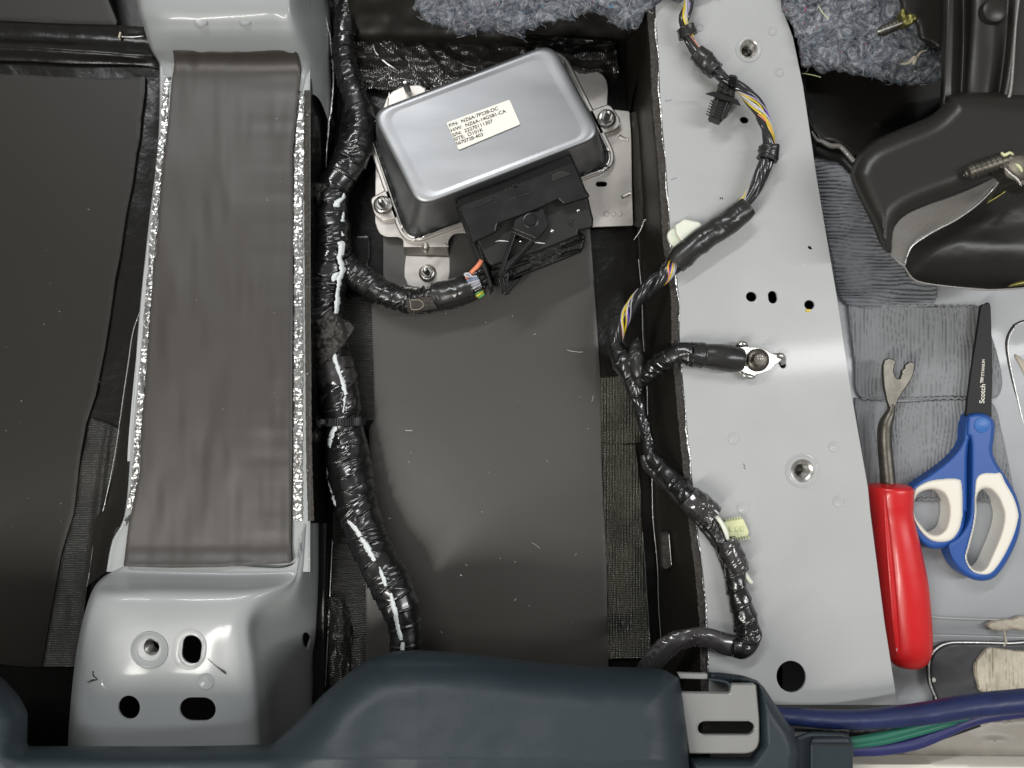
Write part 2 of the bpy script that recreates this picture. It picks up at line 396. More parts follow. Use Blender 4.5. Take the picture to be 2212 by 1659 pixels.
M['steel_dark'] = mat("dark_steel", (.14, .13, .11), .40, .9, bump=(500, .25, .8), var=(120, .3))
M['zinc_y'] = mat("yellow_zinc", (.20, .18, .06), .35, .9, bump=(500, .3, 1))
M['label'] = mat("white_label_paper", (.82, .80, .72), .5, var=(30, .04))
M['ink'] = mat("black_ink", (.03, .03, .03), .6)
M['plastic'] = mat("black_plastic", (.010, .010, .010), .32, spec=.35, bump=(2500, .08, .3), rvar=(60, .26, .40))
M['plastic_m'] = mat("matt_black_plastic", (.013, .013, .012), .45, spec=.35, bump=(2500, .12, .4))
M['tape'] = mat("black_vinyl_tape", (.008, .008, .008), .27, spec=.6, coat=.25, bump=(90, .2, 3.0), bump2=(1100, .05, .4), rvar=(60, .16, .34))
M['tape_thin'] = mat("thin_black_tape", (.016, .0155, .015), .26, spec=.6, bump=(140, .3, 2.4), rvar=(60, .18, .36))
M['tape_sheen'] = mat('pale_sheen_tape', (.030, .027, .027), .18, spec=1.0, coat=.5, bump=(90, .25, 3.0), rvar=(60, .14, .30))
M['cloth'] = mat("black_cloth_tape", (.045, .040, .035), .42, spec=.7, bump=(1500, .6, 1.5), wave=(900, .4, 1.2, 'X'))
M['white'] = mat("white_paint_mark", (.66, .70, .70), .45, bump=(700, .5, 1.2))
M['wire_y'] = mat("yellow_wire", (.60, .46, .03), .35, coat=.2)
M['wire_p'] = mat("purple_wire", (.16, .06, .45), .35, coat=.2)
M['wire_w'] = mat("white_wire", (.48, .48, .52), .35, coat=.2)
M['wire_o'] = mat("orange_wire", (.75, .24, .12), .4)
M['wire_g'] = mat("green_wire", (.10, .30, .08), .4)
M['wire_b'] = mat("black_wire", (.016, .016, .017), .26, spec=.6, coat=.2)
M['wire_gr'] = mat("grey_wire", (.30, .30, .34), .35)
M['wire_bl'] = mat("blue_grey_wire", (.22, .28, .42), .35)
M['clip_white'] = mat("translucent_white_clip", (.70, .72, .62), .4, sss=.3)
M['clip_yel'] = mat("pale_yellow_clip", (.66, .68, .40), .4, sss=.3)
M['red'] = mat("red_rubber_grip", (.56, .011, .013), .34, spec=.5, coat=.1, bump=(900, .12, .5), rvar=(50, .26, .44))
M['blue'] = mat("blue_plastic_grip", (.014, .075, .30), .42, spec=.5, bump=(1600, .2, .5))
M['blue_l'] = mat("light_blue_cap", (.03, .13, .40), .4)
M['cream'] = mat("cream_soft_grip", (.74, .71, .62), .5, bump=(1500, .15, .5))
M['blade'] = mat("black_coated_blade", (.012, .011, .011), .5, spec=.25, bump=(900, .1, .5))
M['trim'] = mat("slate_plastic_trim", (.019, .029, .036), .46, spec=.38, bump=(1100, .4, .9), var=(9, .1), speck=(1500, .775, (.3, .32, .33)))
M['trim_grey'] = mat("light_grey_bracket_paint", (.25, .25, .24), .34, coat=.3, bump=(900, .15, .5), var=(30, .06))
M['cable_blue'] = mat("blue_cable_jacket", (.013, .022, .085), .40, spec=.45, bump=(700, .25, 1), var=(60, .25))
M['cable_dblue'] = mat("dark_blue_cable_jacket", (.018, .02, .10), .45, bump=(700, .25, 1))
M['cable_green'] = mat("green_cable_jacket", (.012, .115, .075), .42, bump=(700, .25, 1))
M['beige'] = mat("beige_plastic", (.33, .31, .27), .42, spec=.4, bump=(700, .2, .8), var=(14, .12))
M['beige_l'] = mat("pale_beige_plastic", (.62, .60, .53), .4, bump=(700, .2, .8))
M['sealant'] = mat("cream_seam_sealer", (.52, .47, .37), .62, bump=(120, .6, 4, (1, .15, 1)), bump2=(600, .5, 2), var=(60, .18, (1, .15, 1)))
M['hinge'] = mat("dark_grey_hinge_cover", (.015, .0135, .011), .36, spec=.42, bump=(900, .25, .7), var=(9, .12))
M['hinge_lip'] = mat("satin_grey_lip", (.20, .19, .175), .30, spec=.7, bump=(420, .55, 2.2), coat=.2)
M['plug'] = mat("dark_grey_plug", (.045, .047, .05), .45, bump=(900, .3, .8))
M['panel_blk'] = mat("gloss_black_panel", (.010, .009, .008), .30, spec=.45, bump=(900, .15, .5), speck=(900, .79, (.15, .14, .12)))
M['foiledge'] = mat("bright_torn_foil_edge", (.75, .75, .73), .30, .8, bump=(500, .6, 2))
# felt: mixed fibres
def felt_mat():
    m = bpy.data.materials.new("recycled_fibre_felt"); m.use_nodes = True; nt = m.node_tree; N = nt.nodes; Lk = nt.links; b = N["Principled BSDF"]
    b.inputs['Roughness'].default_value = .9; b.inputs['Specular IOR Level'].default_value = .1
    tc = N.new('ShaderNodeNewGeometry').outputs['Position']
    n = N.new('ShaderNodeTexNoise'); n.inputs['Scale'].default_value = 62; n.inputs['Detail'].default_value = 8; n.inputs['Roughness'].default_value = .8; n.inputs['Distortion'].default_value = 3.5; Lk.new(tc, n.inputs['Vector'])
    r = N.new('ShaderNodeValToRGB'); e = r.color_ramp.elements; e[0].position = .34; e[0].color = (.028, .033, .043, 1); e[1].position = .66; e[1].color = (.50, .51, .53, 1)
    k = e.new(.44); k.color = (.095, .104, .12, 1); k = e.new(.54); k.color = (.215, .228, .25, 1); Lk.new(n.outputs['Fac'], r.inputs[0])
    cur = r.outputs[0]
    for sc_, th, c, off in ((190, .70, (.45, .05, .12), 3), (160, .70, (.05, .28, .42), 11), (420, .71, (.80, .80, .78), 23), (230, .73, (.02, .02, .03), 37)):
        mp = N.new('ShaderNodeMapping'); mp.inputs['Location'].default_value = (off, off * .7, 0); Lk.new(tc, mp.inputs[0])
        s = N.new('ShaderNodeTexNoise'); s.inputs['Scale'].default_value = sc_; s.inputs['Detail'].default_value = 3; s.inputs['Distortion'].default_value = 2.5; Lk.new(mp.outputs[0], s.inputs['Vector'])
        rp = N.new('ShaderNodeValToRGB'); rp.color_ramp.elements[0].position = th; rp.color_ramp.elements[1].position = th + .04; Lk.new(s.outputs['Fac'], rp.inputs[0])
        mx = N.new('ShaderNodeMixRGB'); Lk.new(rp.outputs[0], mx.inputs[0]); Lk.new(cur, mx.inputs[1]); mx.inputs[2].default_value = (*c, 1); cur = mx.outputs[0]
    Lk.new(cur, b.inputs['Base Color'])
    bp = N.new('ShaderNodeBump'); bp.inputs['Strength'].default_value = .9; bp.inputs['Distance'].default_value = 6 * U; Lk.new(n.outputs['Fac'], bp.inputs['Height']); Lk.new(bp.outputs[0], b.inputs['Normal'])
    return m
M['felt'] = felt_mat()
for k_, c_ in (('fib_l', (.55, .56, .56)), ('fib_g', (.26, .28, .31)), ('fib_b', (.10, .15, .25)), ('fib_d', (.03, .035, .05))): M[k_] = mat('fibre_' + {'l': 'pale', 'g': 'grey', 'b': 'blue', 'd': 'dark'}[k_[-1]], c_, .9, spec=.1)

# ================================================================ SETTING
def rect(x0, y0, x1, y1): return [(x0, y0), (x1, y0), (x1, y1), (x0, y1)]
mk("floor_pan", [W(-900, -700, -30), W(3100, -700, -30), W(3100, 2400, -30), W(-900, 2400, -30)], [[3, 2, 1, 0]], M['pan'], kind='structure')

# left foot well: matte pads over a black ribbed foil with a step at the top
loft("left_floor_foil", [[(-500, 40, 18), (0, 42, 18), (150, 48, 18), (265, 55, 16), (340, 60, 10)],
                    [(-500, 70, 14), (0, 78, 14), (150, 84, 14), (265, 88, 10), (345, 90, 4)],
                    [(-500, 95, 30), (0, 101, 30), (150, 108, 29), (285, 118, 22), (350, 120, 4)],
                    [(-500, 125, 12), (0, 130, 12), (150, 136, 12), (300, 140, 8), (355, 150, 0)],
                    [(-500, 175, 0), (0, 175, 0), (150, 182, 0), (310, 178, 0), (360, 200, -6)],
                    [(-500, 800, 0), (0, 800, 0), (120, 800, 0), (240, 800, -4), (340, 800, -10)],
                    [(-500, 1700, 0), (0, 1700, 0), (50, 1700, 0), (150, 1700, -4), (300, 1700, -10)]],
     M['gloss'], 60, 160, kind='structure', dz=lambda x, y: 1.2 * fbm(x / 60, y / 60))
lf = q(0, 0, [(-400, 475), (0, 478), (350, 495), (640, 508), (830, 505), (940, 492), (938, 600), (915, 760), (905, 900), (885, 990), (860, 1180), (815, 1400), (777, 1659)]) + \
     q(0, 1, [(745, 150), (715, 380), (680, 600), (620, 900), (560, 1080), (520, 1300), (480, 1659)]) + q(0, 2, [(400, 260), (330, 640), (268, 1005), (130, 1000), (0, 985), (-400, 980)])
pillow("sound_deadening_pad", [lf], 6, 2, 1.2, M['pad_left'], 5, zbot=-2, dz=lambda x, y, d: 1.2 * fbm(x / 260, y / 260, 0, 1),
       label="large dark matte deadening pad covering the left foot well floor", cat="floor pad")
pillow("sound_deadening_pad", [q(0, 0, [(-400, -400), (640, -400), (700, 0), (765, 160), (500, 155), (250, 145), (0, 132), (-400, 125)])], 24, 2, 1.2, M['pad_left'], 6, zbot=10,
       label="small dark matte pad in the top left corner above the black ridge", cat="floor pad")
# ribbed strip beside the left beam, lower part
pillow("ribbed_foil_strip", [[(196, 905), (222, 912), (262, 930), (248, 1010), (222, 1106), (205, 1200), (188, 1270), (165, 1440), (90, 1440), (133, 1206), (160, 1106), (175, 1000)]],
       3, 3, 1, M['weave'], 4, zbot=-8, dz=lambda x, y, d: 5 * np.exp(-((x - (238 - (y - 900) * .13)) / 8) ** 2) + 2.0 * fbm(x / 40, y / 120),
       label="ribbed dark foil strip along the lower left side of the left beam", cat="foil strip")
tube("foil_scrap", q(0, 0, [(790, 238, 22, 1.3), (860, 240, 24, 1.6), (930, 234, 26, 1.3)]), M['foiledge'], nseg=6, label="thin light sliver of foil beside the upper left seat bracket", cat="foil scrap")
pillow("yellow_chip", [q(0, 0, [(765, 240), (775, 205), (785, 210), (775, 250)])], 20, 1, .6, M['sealant'], 1.5, zbot=14, label="tiny pale yellow chip left of the upper seat bracket", cat="chip")

# ---------------------------------------------------------------- left beam
ZB = 150
lb = thing("seat_crossmember", "left grey crossmember beam under the brown grey rubber sheet", "beam", 480, 700)
def lbx(y): return np.interp(y, [-100, 160, 250, 553, 673, 800, 903, 970, 1106, 1180, 1260], [345, 348, 350, 316, 303, 296, 288, 285, 273, 240, 228])
rows = []
for y in (-120, 100, 300, 500, 700, 900, 1100, 1170, 1235):
    l = float(lbx(y)); rr = 671
    rows.append([(l - 2, y, -25), (l - 2, y, 60), (l, y, ZB - 8), (l + 3, y, ZB), (l + 60, y, ZB), (500, y, ZB), (rr - 30, y, ZB), (rr - 4, y, ZB), (rr, y, ZB - 7), (rr + 8, y, 50), (rr + 12, y, -25)])
loft("beam_shell", rows, M['paint_dark'], 90, 60, lb)
# black foil lining the right side wall of the beam
loft("side_foil", [[(672, y, ZB - 2), (679 + 1 * math.sin(y / 50), y, 110), (691 + 2 * math.sin(y / 37), y, 60), (705 + 3 * math.sin(y / 53), y, 12), (730, y, -6)] for y in range(170, 1140, 30)],
     M['gloss'], 30, 240, lb, dz=lambda x, y: 2.5 * fbm(x / 25, y / 25))
# brown foam edge and silver crinkled foil either side of the rubber sheet
def strip(name, pts, wl, z, m, parent, amp=1.5, n=3, sc_=6, edge=None):
    """ribbon along pts (x,y) with half widths wl"""
    A = catmull([(p[0], p[1], p[2] if len(p) > 2 else wl) for p in pts], 2.0)
    T = np.gradient(A[:, :2], axis=0); T /= np.linalg.norm(T, axis=1)[:, None]; Nn = np.stack([-T[:, 1], T[:, 0]], 1)
    us = np.linspace(-1, 1, n + 1); V = []
    for i in range(len(A)):
        for u in us:
            jag = (edge * vn(A[i, 1] / 5.0, u * 3) if edge and abs(u) == 1 else 0)
            x = A[i, 0] + Nn[i, 0] * (A[i, 2] * u + jag); y = A[i, 1] + Nn[i, 1] * (A[i, 2] * u + jag)
            V.append((x, y, (z(x, y) if callable(z) else z)))
    V = np.array(V); V[:, 2] += amp * fbm(V[:, 0] / sc_, V[:, 1] / sc_)
    k = (H - V[:, 2]) / H * U; P = np.stack([(V[:, 0] - CX) * k, (CY - V[:, 1]) * k, V[:, 2] * U], 1)
    i = np.arange(len(A) * (n + 1)).reshape(len(A), n + 1)
    F = np.stack([i[:-1, :-1], i[1:, :-1], i[1:, 1:], i[:-1, 1:]], -1).reshape(-1, 4).tolist()
    me = mk(name, P, F, m, parent); return me
def tri(f): return abs((f % 1) - .5) * 2
strip("foam_edge", [(664, 195), (663, 330), (664, 553), (666, 800), (668, 1000), (672, 1125)], 6.5, ZB + 1, M['foam'], lb, .6, 3, 3, .6)
strip("foil_strip", [(646, 200), (646, 330), (643, 480), (644, 553), (644, 800), (643, 1000), (643, 1125)], 9.5, ZB + 3, M['foil'], lb, 1.3, 8, 8, 1.6)
strip("foil_strip", q(0, 0, [(1085, 495), (1072, 600), (1065, 760), (1062, 830), (1045, 950), (1030, 1080), (1020, 1200), (1008, 1350), (995, 1500), (982, 1650)]) +
      q(0, 1, [(972, 140), (955, 350), (940, 560), (925, 750), (910, 950), (890, 1200), (875, 1400), (845, 1640)]), 6.2, ZB + 3, M['foil'], lb, 1.3, 6, 8, 1.6)
strip("painted_edge", q(0, 0, [(968, 1560), (960, 1659)]) + q(0, 1, [(945, 120), (925, 330), (905, 560), (885, 760), (862, 1000), (845, 1200), (838, 1330)]), 4.2, ZB + .5, M['paint'], lb, .2, 3)
# rubber sheet on the beam
rs = q(0, 0, [(1120, 325), (1130, 420), (1110, 540), (1090, 800), (1050, 1100), (1010, 1659)]) + q(0, 1, [(995, 50), (950, 750), (920, 1050), (905, 1400), (850, 1659)]) + \
     q(0, 2, [(835, 60), (800, 352), (1100, 362), (1400, 358), (1650, 345), (1885, 330), (1888, 150)]) + q(0, 1, [(1888, 1650), (1893, 1200), (1893, 700), (1897, 100)]) + \
     q(0, 0, [(1898, 1500), (1895, 1000), (1930, 640), (1950, 450), (1925, 305), (1700, 325), (1500, 333), (1300, 330)])
pillow("rubber_sheet", [rs], lambda x, y: 159 + 56 / (1 + np.exp((y - 116) / 15)) + 16 * np.clip((y - 1175) / 50, 0, 1) ** 2, 2.5, 1.5, M['rubber'], 4, zbot=ZB - 2,
       dz=lambda x, y, d: 2.6 * vn(x / 55, y / 230, 3.0) + 1.3 * vn(x / 24, y / 90, 7.0) + .4 * vn(x / 200, y / 22, 1.) * np.clip((x - 480) / 100, 0, 1),
       label="tall brown grey rubber sheet lying along the left beam", cat="rubber sheet")

# upper seat bracket
tb = thing("seat_bracket", "upper glossy grey seat bracket stamped 301 at the top left", "bracket", 500, 60, 150)
loft("bracket_shell", [
    [(285, -140, 40), (292, -140, 200), (318, -140, 250), (420, -140, 255), (600, -140, 255), (640, -140, 245), (668, -140, 150), (700, -140, 30)],
    [(297, 0, 40), (298, 0, 190), (318, 0, 243), (420, 0, 250), (590, 0, 250), (634, 0, 238), (672, 0, 140), (708, 0, 30)],
    [(311, 60, 40), (313, 60, 180), (332, 60, 222), (420, 60, 230), (590, 60, 230), (645, 60, 220), (688, 60, 130), (716, 60, 30)],
    [(326, 105, 40), (328, 105, 160), (343, 105, 190), (420, 105, 196), (590, 105, 196), (655, 105, 190), (692, 105, 120), (718, 105, 30)],
    [(343, 135, 40), (345, 135, 140), (355, 135, 158), (420, 135, 163), (590, 135, 163), (660, 135, 163), (695, 135, 105), (716, 135, 30)],
    [(352, 160, 40), (353, 160, 130), (358, 160, 153), (420, 160, 154), (590, 160, 154), (655, 160, 156), (692, 172, 110), (714, 215, 40)],
    [(354, 167, 40), (355, 167, 130), (360, 167, 152), (420, 167, 153), (590, 167, 153), (646, 196, 155), (686, 210, 108), (710, 262, 42)]], M['paint_dark'], 90, 90, tb)
for u, v in ((1305, 130), (1590, 122)):
    lathe("stamped_dimple", 0 + u / 3, v / 3, 237, [(13, 1.2), (11.5, 2.6), (9, 1.6), (.01, 1.2)], M['paint_dark'], tb, 24)
text("stamped_number", "301", 500, 38, 238, 17, math.pi, M['paint_dark'], tb, 1.6)

# lower seat bracket with its holes
bb = thing("seat_bracket", "lower glossy grey seat bracket with two ringed holes and a black slot", "bracket", 400, 1450, 150)
ZT = 235
shell = loft("bracket_shell", [
    [(266, 1222, 60), (268, 1222, 130), (276, 1222, 156), (330, 1222, 160), (500, 1222, 160), (628, 1222, 160), (655, 1150, 156), (664, 1128, 140), (682, 1128, 60), (692, 1128, 0)],
    [(236, 1237, 60), (238, 1237, 130), (250, 1237, 160), (330, 1240, 163), (500, 1243, 163), (620, 1240, 163), (645, 1230, 158), (660, 1220, 140), (681, 1215, 60), (692, 1215, 0)],
    [(208, 1262, 60), (210, 1262, 150), (230, 1262, 190), (330, 1258, 185), (500, 1260, 185), (610, 1258, 180), (636, 1260, 165), (655, 1260, 140), (680, 1270, 60), (690, 1270, 0)],
    [(190, 1300, 60), (193, 1300, 180), (222, 1290, 225), (330, 1282, 222), (470, 1283, 222), (560, 1284, 216), (610, 1295, 180), (645, 1300, 140), (678, 1310, 60), (688, 1310, 0)],
    [(174, 1360, 60), (178, 1360, 190), (212, 1345, 233), (330, 1335, ZT), (470, 1335, ZT), (532, 1340, 226), (562, 1350, 185), (620, 1360, 120), (675, 1370, 40), (684, 1370, -5)],
    [(162, 1430, 60), (166, 1430, 190), (204, 1430, 233), (330, 1430, ZT), (470, 1430, ZT), (535, 1430, 228), (566, 1430, 190), (610, 1430, 120), (672, 1430, 20), (680, 1430, -10)],
    [(152, 1530, 60), (156, 1530, 190), (196, 1530, 230), (330, 1530, 232), (470, 1530, 232), (540, 1530, 226), (572, 1530, 190), (606, 1530, 120), (664, 1530, 20), (674, 1530, -10)],
    [(146, 1620, 60), (150, 1620, 180), (188, 1620, 222), (330, 1620, 226), (470, 1620, 226), (545, 1620, 220), (578, 1620, 185), (612, 1620, 120), (660, 1620, 20), (670, 1620, -10)],
    [(140, 1760, 60), (144, 1760, 170), (180, 1760, 212), (330, 1760, 216), (470, 1760, 216), (550, 1760, 210), (585, 1760, 175), (620, 1760, 120), (660, 1760, 20), (670, 1760, -10)]], M['paint_dark'], 110, 110, bb, th=4)
cut(shell, [cutter(ell(322.5, 1401, 17, 19), 190, 300), cutter(slot(412, 1405, 10, 23, math.pi / 2 + .12), 190, 300),
            cutter(ell(272, 1534, 23.5, 26.5), 190, 300), cutter(slot(421, 1538, 13, 26.5), 190, 300), cutter(ell(649, 1401, 6.5, 24), 40, 160)])
autosmooth(shell, 40)
lathe("weld_ring", 323, 1404, ZT + 1, [(35.5, -1), (34.5, 2), (32, 2.6), (30, 1.2), (24, .8), (21.5, 0), (20.5, -3)], M['paint_dark'], bb, 48)
lathe("thread", 323, 1404, ZT + 1, [(21, -1), (18, -5)] + [(15.5 + (k % 2) * 2.0, -7 - 2.0 * k) for k in range(16)] + [(12, -42), (12, -60)], M['steel'], bb, 48)
def ringplate(name, outer, inner, z, h, m, parent):
    n = len(outer); V = []
    for lp, zz in ((outer, z - 2), (outer, z + h * .7), ([(o[0] * .8 + i[0] * .2, o[1] * .8 + i[1] * .2) for o, i in zip(outer, inner)], z + h), (inner, z + h * .4), (inner, z - 16)):
        V += [W(p[0], p[1], zz) for p in lp]
    F = [[a * n + k, (a + 1) * n + k, (a + 1) * n + (k + 1) % n, a * n + (k + 1) % n] for a in range(4) for k in range(n)]
    return autosmooth(mk(name, V, F, m, parent), 40)
ringplate("weld_ring", slot(409, 1403, 8, 36, math.pi / 2 + .12, 20), slot(412, 1405, 10, 23, math.pi / 2 + .12, 20), ZT + .5, 2.5, M['paint'], bb)
for u, v in ((710, 1100), (1335, 1095)):
    lathe("spot_weld", u / 3, 1106 + v / 3, 233.5, [(17, 0), (15, 2.2), (10, 1.4), (.01, .8)], M['paint_dark'], bb, 28)
tube("scratch_mark", q(0, 2, [(1345, 950, 236.5, .5), (1400, 1000, 236.5, .6), (1455, 1040, 236.5, 1.8), (1465, 1050, 236.5, .6)]), M['plastic_m'], bb, 6, flat=.3)
tube("scratch_mark", q(0, 2, [(565, 1105, 233, .6), (600, 1090, 234, 1.4), (632, 1085, 234.5, .8), (605, 1060, 234, 1.2), (603, 1030, 234, .5)]), M['plastic_m'], bb, 6, flat=.3)

# bright torn edges of the foil flaps (left of the beam and right of it)
loft("foil_flap", [[(345, 330, -6), (350, 330, 40), (352, 330, 100)], [(318, 560, -6), (322, 560, 50), (326, 560, 120)], [(300, 680, 8), (304, 680, 60), (306, 680, 130)], [(281, 760, 14), (293, 760, 60), (298, 760, 130)],
                   [(268, 850, 16), (283, 850, 60), (290, 850, 130)], [(255, 960, 16), (272, 960, 50), (284, 960, 130)], [(232, 1080, 16), (258, 1080, 50), (276, 1080, 130)], [(205, 1130, 14), (235, 1130, 50), (262, 1130, 130)], [(188, 1266, 12), (210, 1250, 40), (236, 1230, 120)]],
     M['pad_left'], 20, 160, label="dark foil flap with a pale edge leaning on the left side of the left beam", cat="foil flap", dz=lambda x, y: 1.5 * fbm(x / 20, y / 30))
tube("flap_edge", [(302, 673, 10, .6), (287, 720, 15, 1.2), (277, 786, 17, 1.2), (267, 853, 18, 1.0), (260, 903, 18, .8), (245, 1000, 18, .8), (222, 1106, 18, 1.1), (205, 1160, 17, 1.3), (195, 1230, 15, 1.3), (188, 1266, 14, .8)], M['foiledge'],
     nseg=6, label="pale torn edge of the dark foil left of the left beam", cat="foil edge")
loft("crumpled_foil", [[(276, 1105, 140), (270, 1120, 150), (282, 1110, 156)], [(262, 1125, 110), (264, 1135, 140), (274, 1130, 150)], [(246, 1150, 100), (254, 1160, 135), (268, 1150, 140)], [(240, 1185, 90), (248, 1190, 120), (260, 1180, 130)], [(232, 1215, 80), (238, 1222, 110), (246, 1215, 120)]],
     M['foil'], 30, 50, label="crumpled silver foil at the lower left corner of the rubber sheet", cat="foil", dz=lambda x, y: 6 * fbm(x / 7, y / 7))

# ---------------------------------------------------------------- middle bay
loft("middle_floor", [[(715, y, -4), (860, y, 0), (1100, y, 0), (1300, y, 0), (1440, y, -8)] for y in (-400, 0, 240, 700, 1200, 1500, 2100)], M['gloss'], 100, 200, kind='structure', dz=lambda x, y: .8 * fbm(x / 60, y / 60))
def Wk(lab, pts, z, m, cell=4, dz=None, name="ribbed_foil_strip", cat="foil strip", **kw):
    return pillow(name, [pts], z, 2, 1, m, cell, zbot=-3, label=lab, cat=cat, dz=dz, **kw)
Wk("ribbed black foil strip between the main harness and the big pad", [(735, 640), (803, 655), (808, 906), (770, 915), (745, 900), (732, 800)], 8, M['weave'], 4, lambda x, y, d: 2 * fbm(x / 40, y / 60))
Wk("ribbed black foil strip at the lower left of the big pad", [(722, 1020), (790, 1060), (790, 1440), (725, 1450), (712, 1300)], 7, M['weave'], 4, lambda x, y, d: 3 * fbm(x / 25, y / 90))
Wk("ribbed shiny black foil wrinkled behind the metal control module", [(768, 88), (900, 82), (1120, 100), (1200, 110), (1330, 100), (1338, 158), (1250, 165), (1000, 200), (760, 190)], 22, M['weavex'], 3,
   lambda x, y, d: 20 * np.exp(-((y - 122 - (x - 770) * .05) / 11) ** 2) * (.6 + .5 * vn(x / 60, 2)) + 8 * fbm(x / 34, y / 22) + 8 * np.exp(-(((x - 905) - (y - 90) * .8) / 8) ** 2) * (x < 960) + 6 * np.exp(-(((x - 830) - (y - 90) * 1.0) / 6) ** 2))
tube("torn_foil_edge", q(1, 0, [(205, 290, 34, .8), (225, 345, 38, 1.6), (280, 400, 40, 2.2), (330, 435, 38, 1.8), (362, 458, 30, .6)]), M['foiledge'], nseg=6, label="white torn foil sliver behind the left end of the control module", cat="foil edge")
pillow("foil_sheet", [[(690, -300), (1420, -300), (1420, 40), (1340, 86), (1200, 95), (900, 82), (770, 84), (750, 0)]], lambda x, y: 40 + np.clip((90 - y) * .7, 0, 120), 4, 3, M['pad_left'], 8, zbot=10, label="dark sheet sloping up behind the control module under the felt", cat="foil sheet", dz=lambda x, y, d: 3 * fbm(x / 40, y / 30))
Wk("black glossy foil fold right of the control module top", q(1, 0, [(1180, 235), (1500, 232), (1780, 265), (1770, 300), (1500, 310), (1350, 300), (1280, 330), (1200, 300)]), 60, M['gloss'], 3,
   lambda x, y, d: 7 * fbm(x / 60, y / 7) , name="foil_fold", cat="foil fold")
Wk("upper woven olive foil strip right of the big pad", [(1296, 815), (1375, 812), (1380, 880), (1384, 955), (1340, 960), (1300, 955)], 8, M['weave2'], 3, lambda x, y, d: 4 * fbm(x / 22, y / 40))
Wk("long lower woven olive foil strip right of the big pad", [(1300, 958), (1372, 960), (1384, 1060), (1388, 1160), (1396, 1300), (1406, 1420), (1310, 1424), (1306, 1200)], 7, M['weave2'], 3, lambda x, y, d: 5 * fbm(x / 22, y / 50))
# stitched bright edge
for i in range(62):
    t = i / 61; x = 1388 + 18 * t; y = 1150 + 265 * t
    if i == 0: stl = thing("stitched_edge", "row of tiny pale stitches down the edge of the olive foil strip", "stitching", 1396, 1280)
    tube("stitch", [(x, y, 9, .55), (x + .3, y + 2.6, 9.3, .55)], M['foiledge'], stl, 4, 3)
# big pad
bp_ = [(828, 440), (1270, 440), (1279, 553), (1289, 700), (1297, 820), (1300, 1020), (1304, 1106), (1309, 1186), (1314, 1420), (1314, 1700), (790, 1700), (790, 1263), (792, 1100), (796, 1053), (797, 930), (808, 906), (806, 780), (802, 656), (828, 640)]
pillow("sound_deadening_pad", [bp_], 12, 2, 1.2, M['pad'], 5, zbot=0, dz=lambda x, y, d: 1.6 * fbm(x / 260, y / 260, 0, 1),
       label="big grey brown matte pad filling the middle of the floor", cat="floor pad")
pillow("foil_patch", [q(1, 0, [(-30, 1535), (180, 1530), (183, 1659), (150, 1800), (-20, 1800)])], 8, 1.5, 1, M['gloss'], 4, zbot=0, label="small square black foil patch left of the module bracket foot", cat="foil patch")

# wall between the bay and the right beam
wl = thing("beam_side_wall", "dark lined side wall of the right beam with a brown foam edge", "beam side", 1400, 800)
def ex(y): return float(np.interp(y, [-200, 50, 100, 233, 333, 433, 533, 590, 656, 744, 808, 963, 1033, 1134, 1255, 1357, 1455, 1700], [1410, 1417, 1422, 1427, 1437, 1444, 1450, 1461, 1468, 1468, 1474, 1488, 1495, 1506, 1521, 1529, 1531, 1536]))
def wx(y): return float(np.interp(y, [-200, 60, 200, 400, 590, 700, 1106, 1256, 1340, 1500, 1700], [1352, 1358, 1362, 1372, 1382, 1389, 1411, 1421, 1426, 1430, 1434]))
ys = list(range(-200, 1750, 60))
loft("wall_lining", [[(wx(y), y, 6), (wx(y) + 6, y, 14), (wx(y) * .6 + ex(y) * .4 - 4, y, 80), (ex(y) - 22, y, 168), (ex(y) - 15, y, 176)] for y in ys], M['pad_left'], 40, 200, wl, dz=lambda x, y: 1.4 * fbm(x / 30, y / 50))
tube("lining_edge", [(wx(y) + 1.5 * math.sin(y / 31), y, 12, .85) for y in range(560, 1440, 40)], M['foiledge'], wl, 6)
strip("foam_edge", [(ex(y) - 9, y) for y in range(-200, 1750, 50)], 8.5, 178, M['foam'], wl, 1.2, 4, 4, 1.2)
strip("torn_edge", [(ex(y) - 1.5 + 1.6 * math.sin(y / 17), y, max(.3, .7 + .8 * math.sin(y / 29) + .5 * math.sin(y / 71))) for y in range(40, 1480, 12)], 1.0, 184, M['foiledge'], wl, 1.6, 2, 3, .7)
strip("torn_edge", [(ex(y) - 4.5 + 1.2 * math.sin(y / 13 + 2), y, 1.3) for y in range(560, 1480, 12)], 1.3, 185.5, M['plastic_m'], wl, .8, 2, 3, 1.0)
# slit in the lining
pillow("lining_tear", [z6([(232, 560), (280, 540), (290, 640), (300, 790), (250, 812), (236, 800)])], 84, 2, 1, M['foam'], 2, zbot=60, parent=wl, dz=lambda x, y, d: 2 * fbm(x / 5, y / 5))
tube("lining_tear", z6([(280, 545, 88, .9), (286, 620, 88, 1.1), (292, 700, 88, .8), (300, 780, 88, .7)]), M['foiledge'], wl, 6)
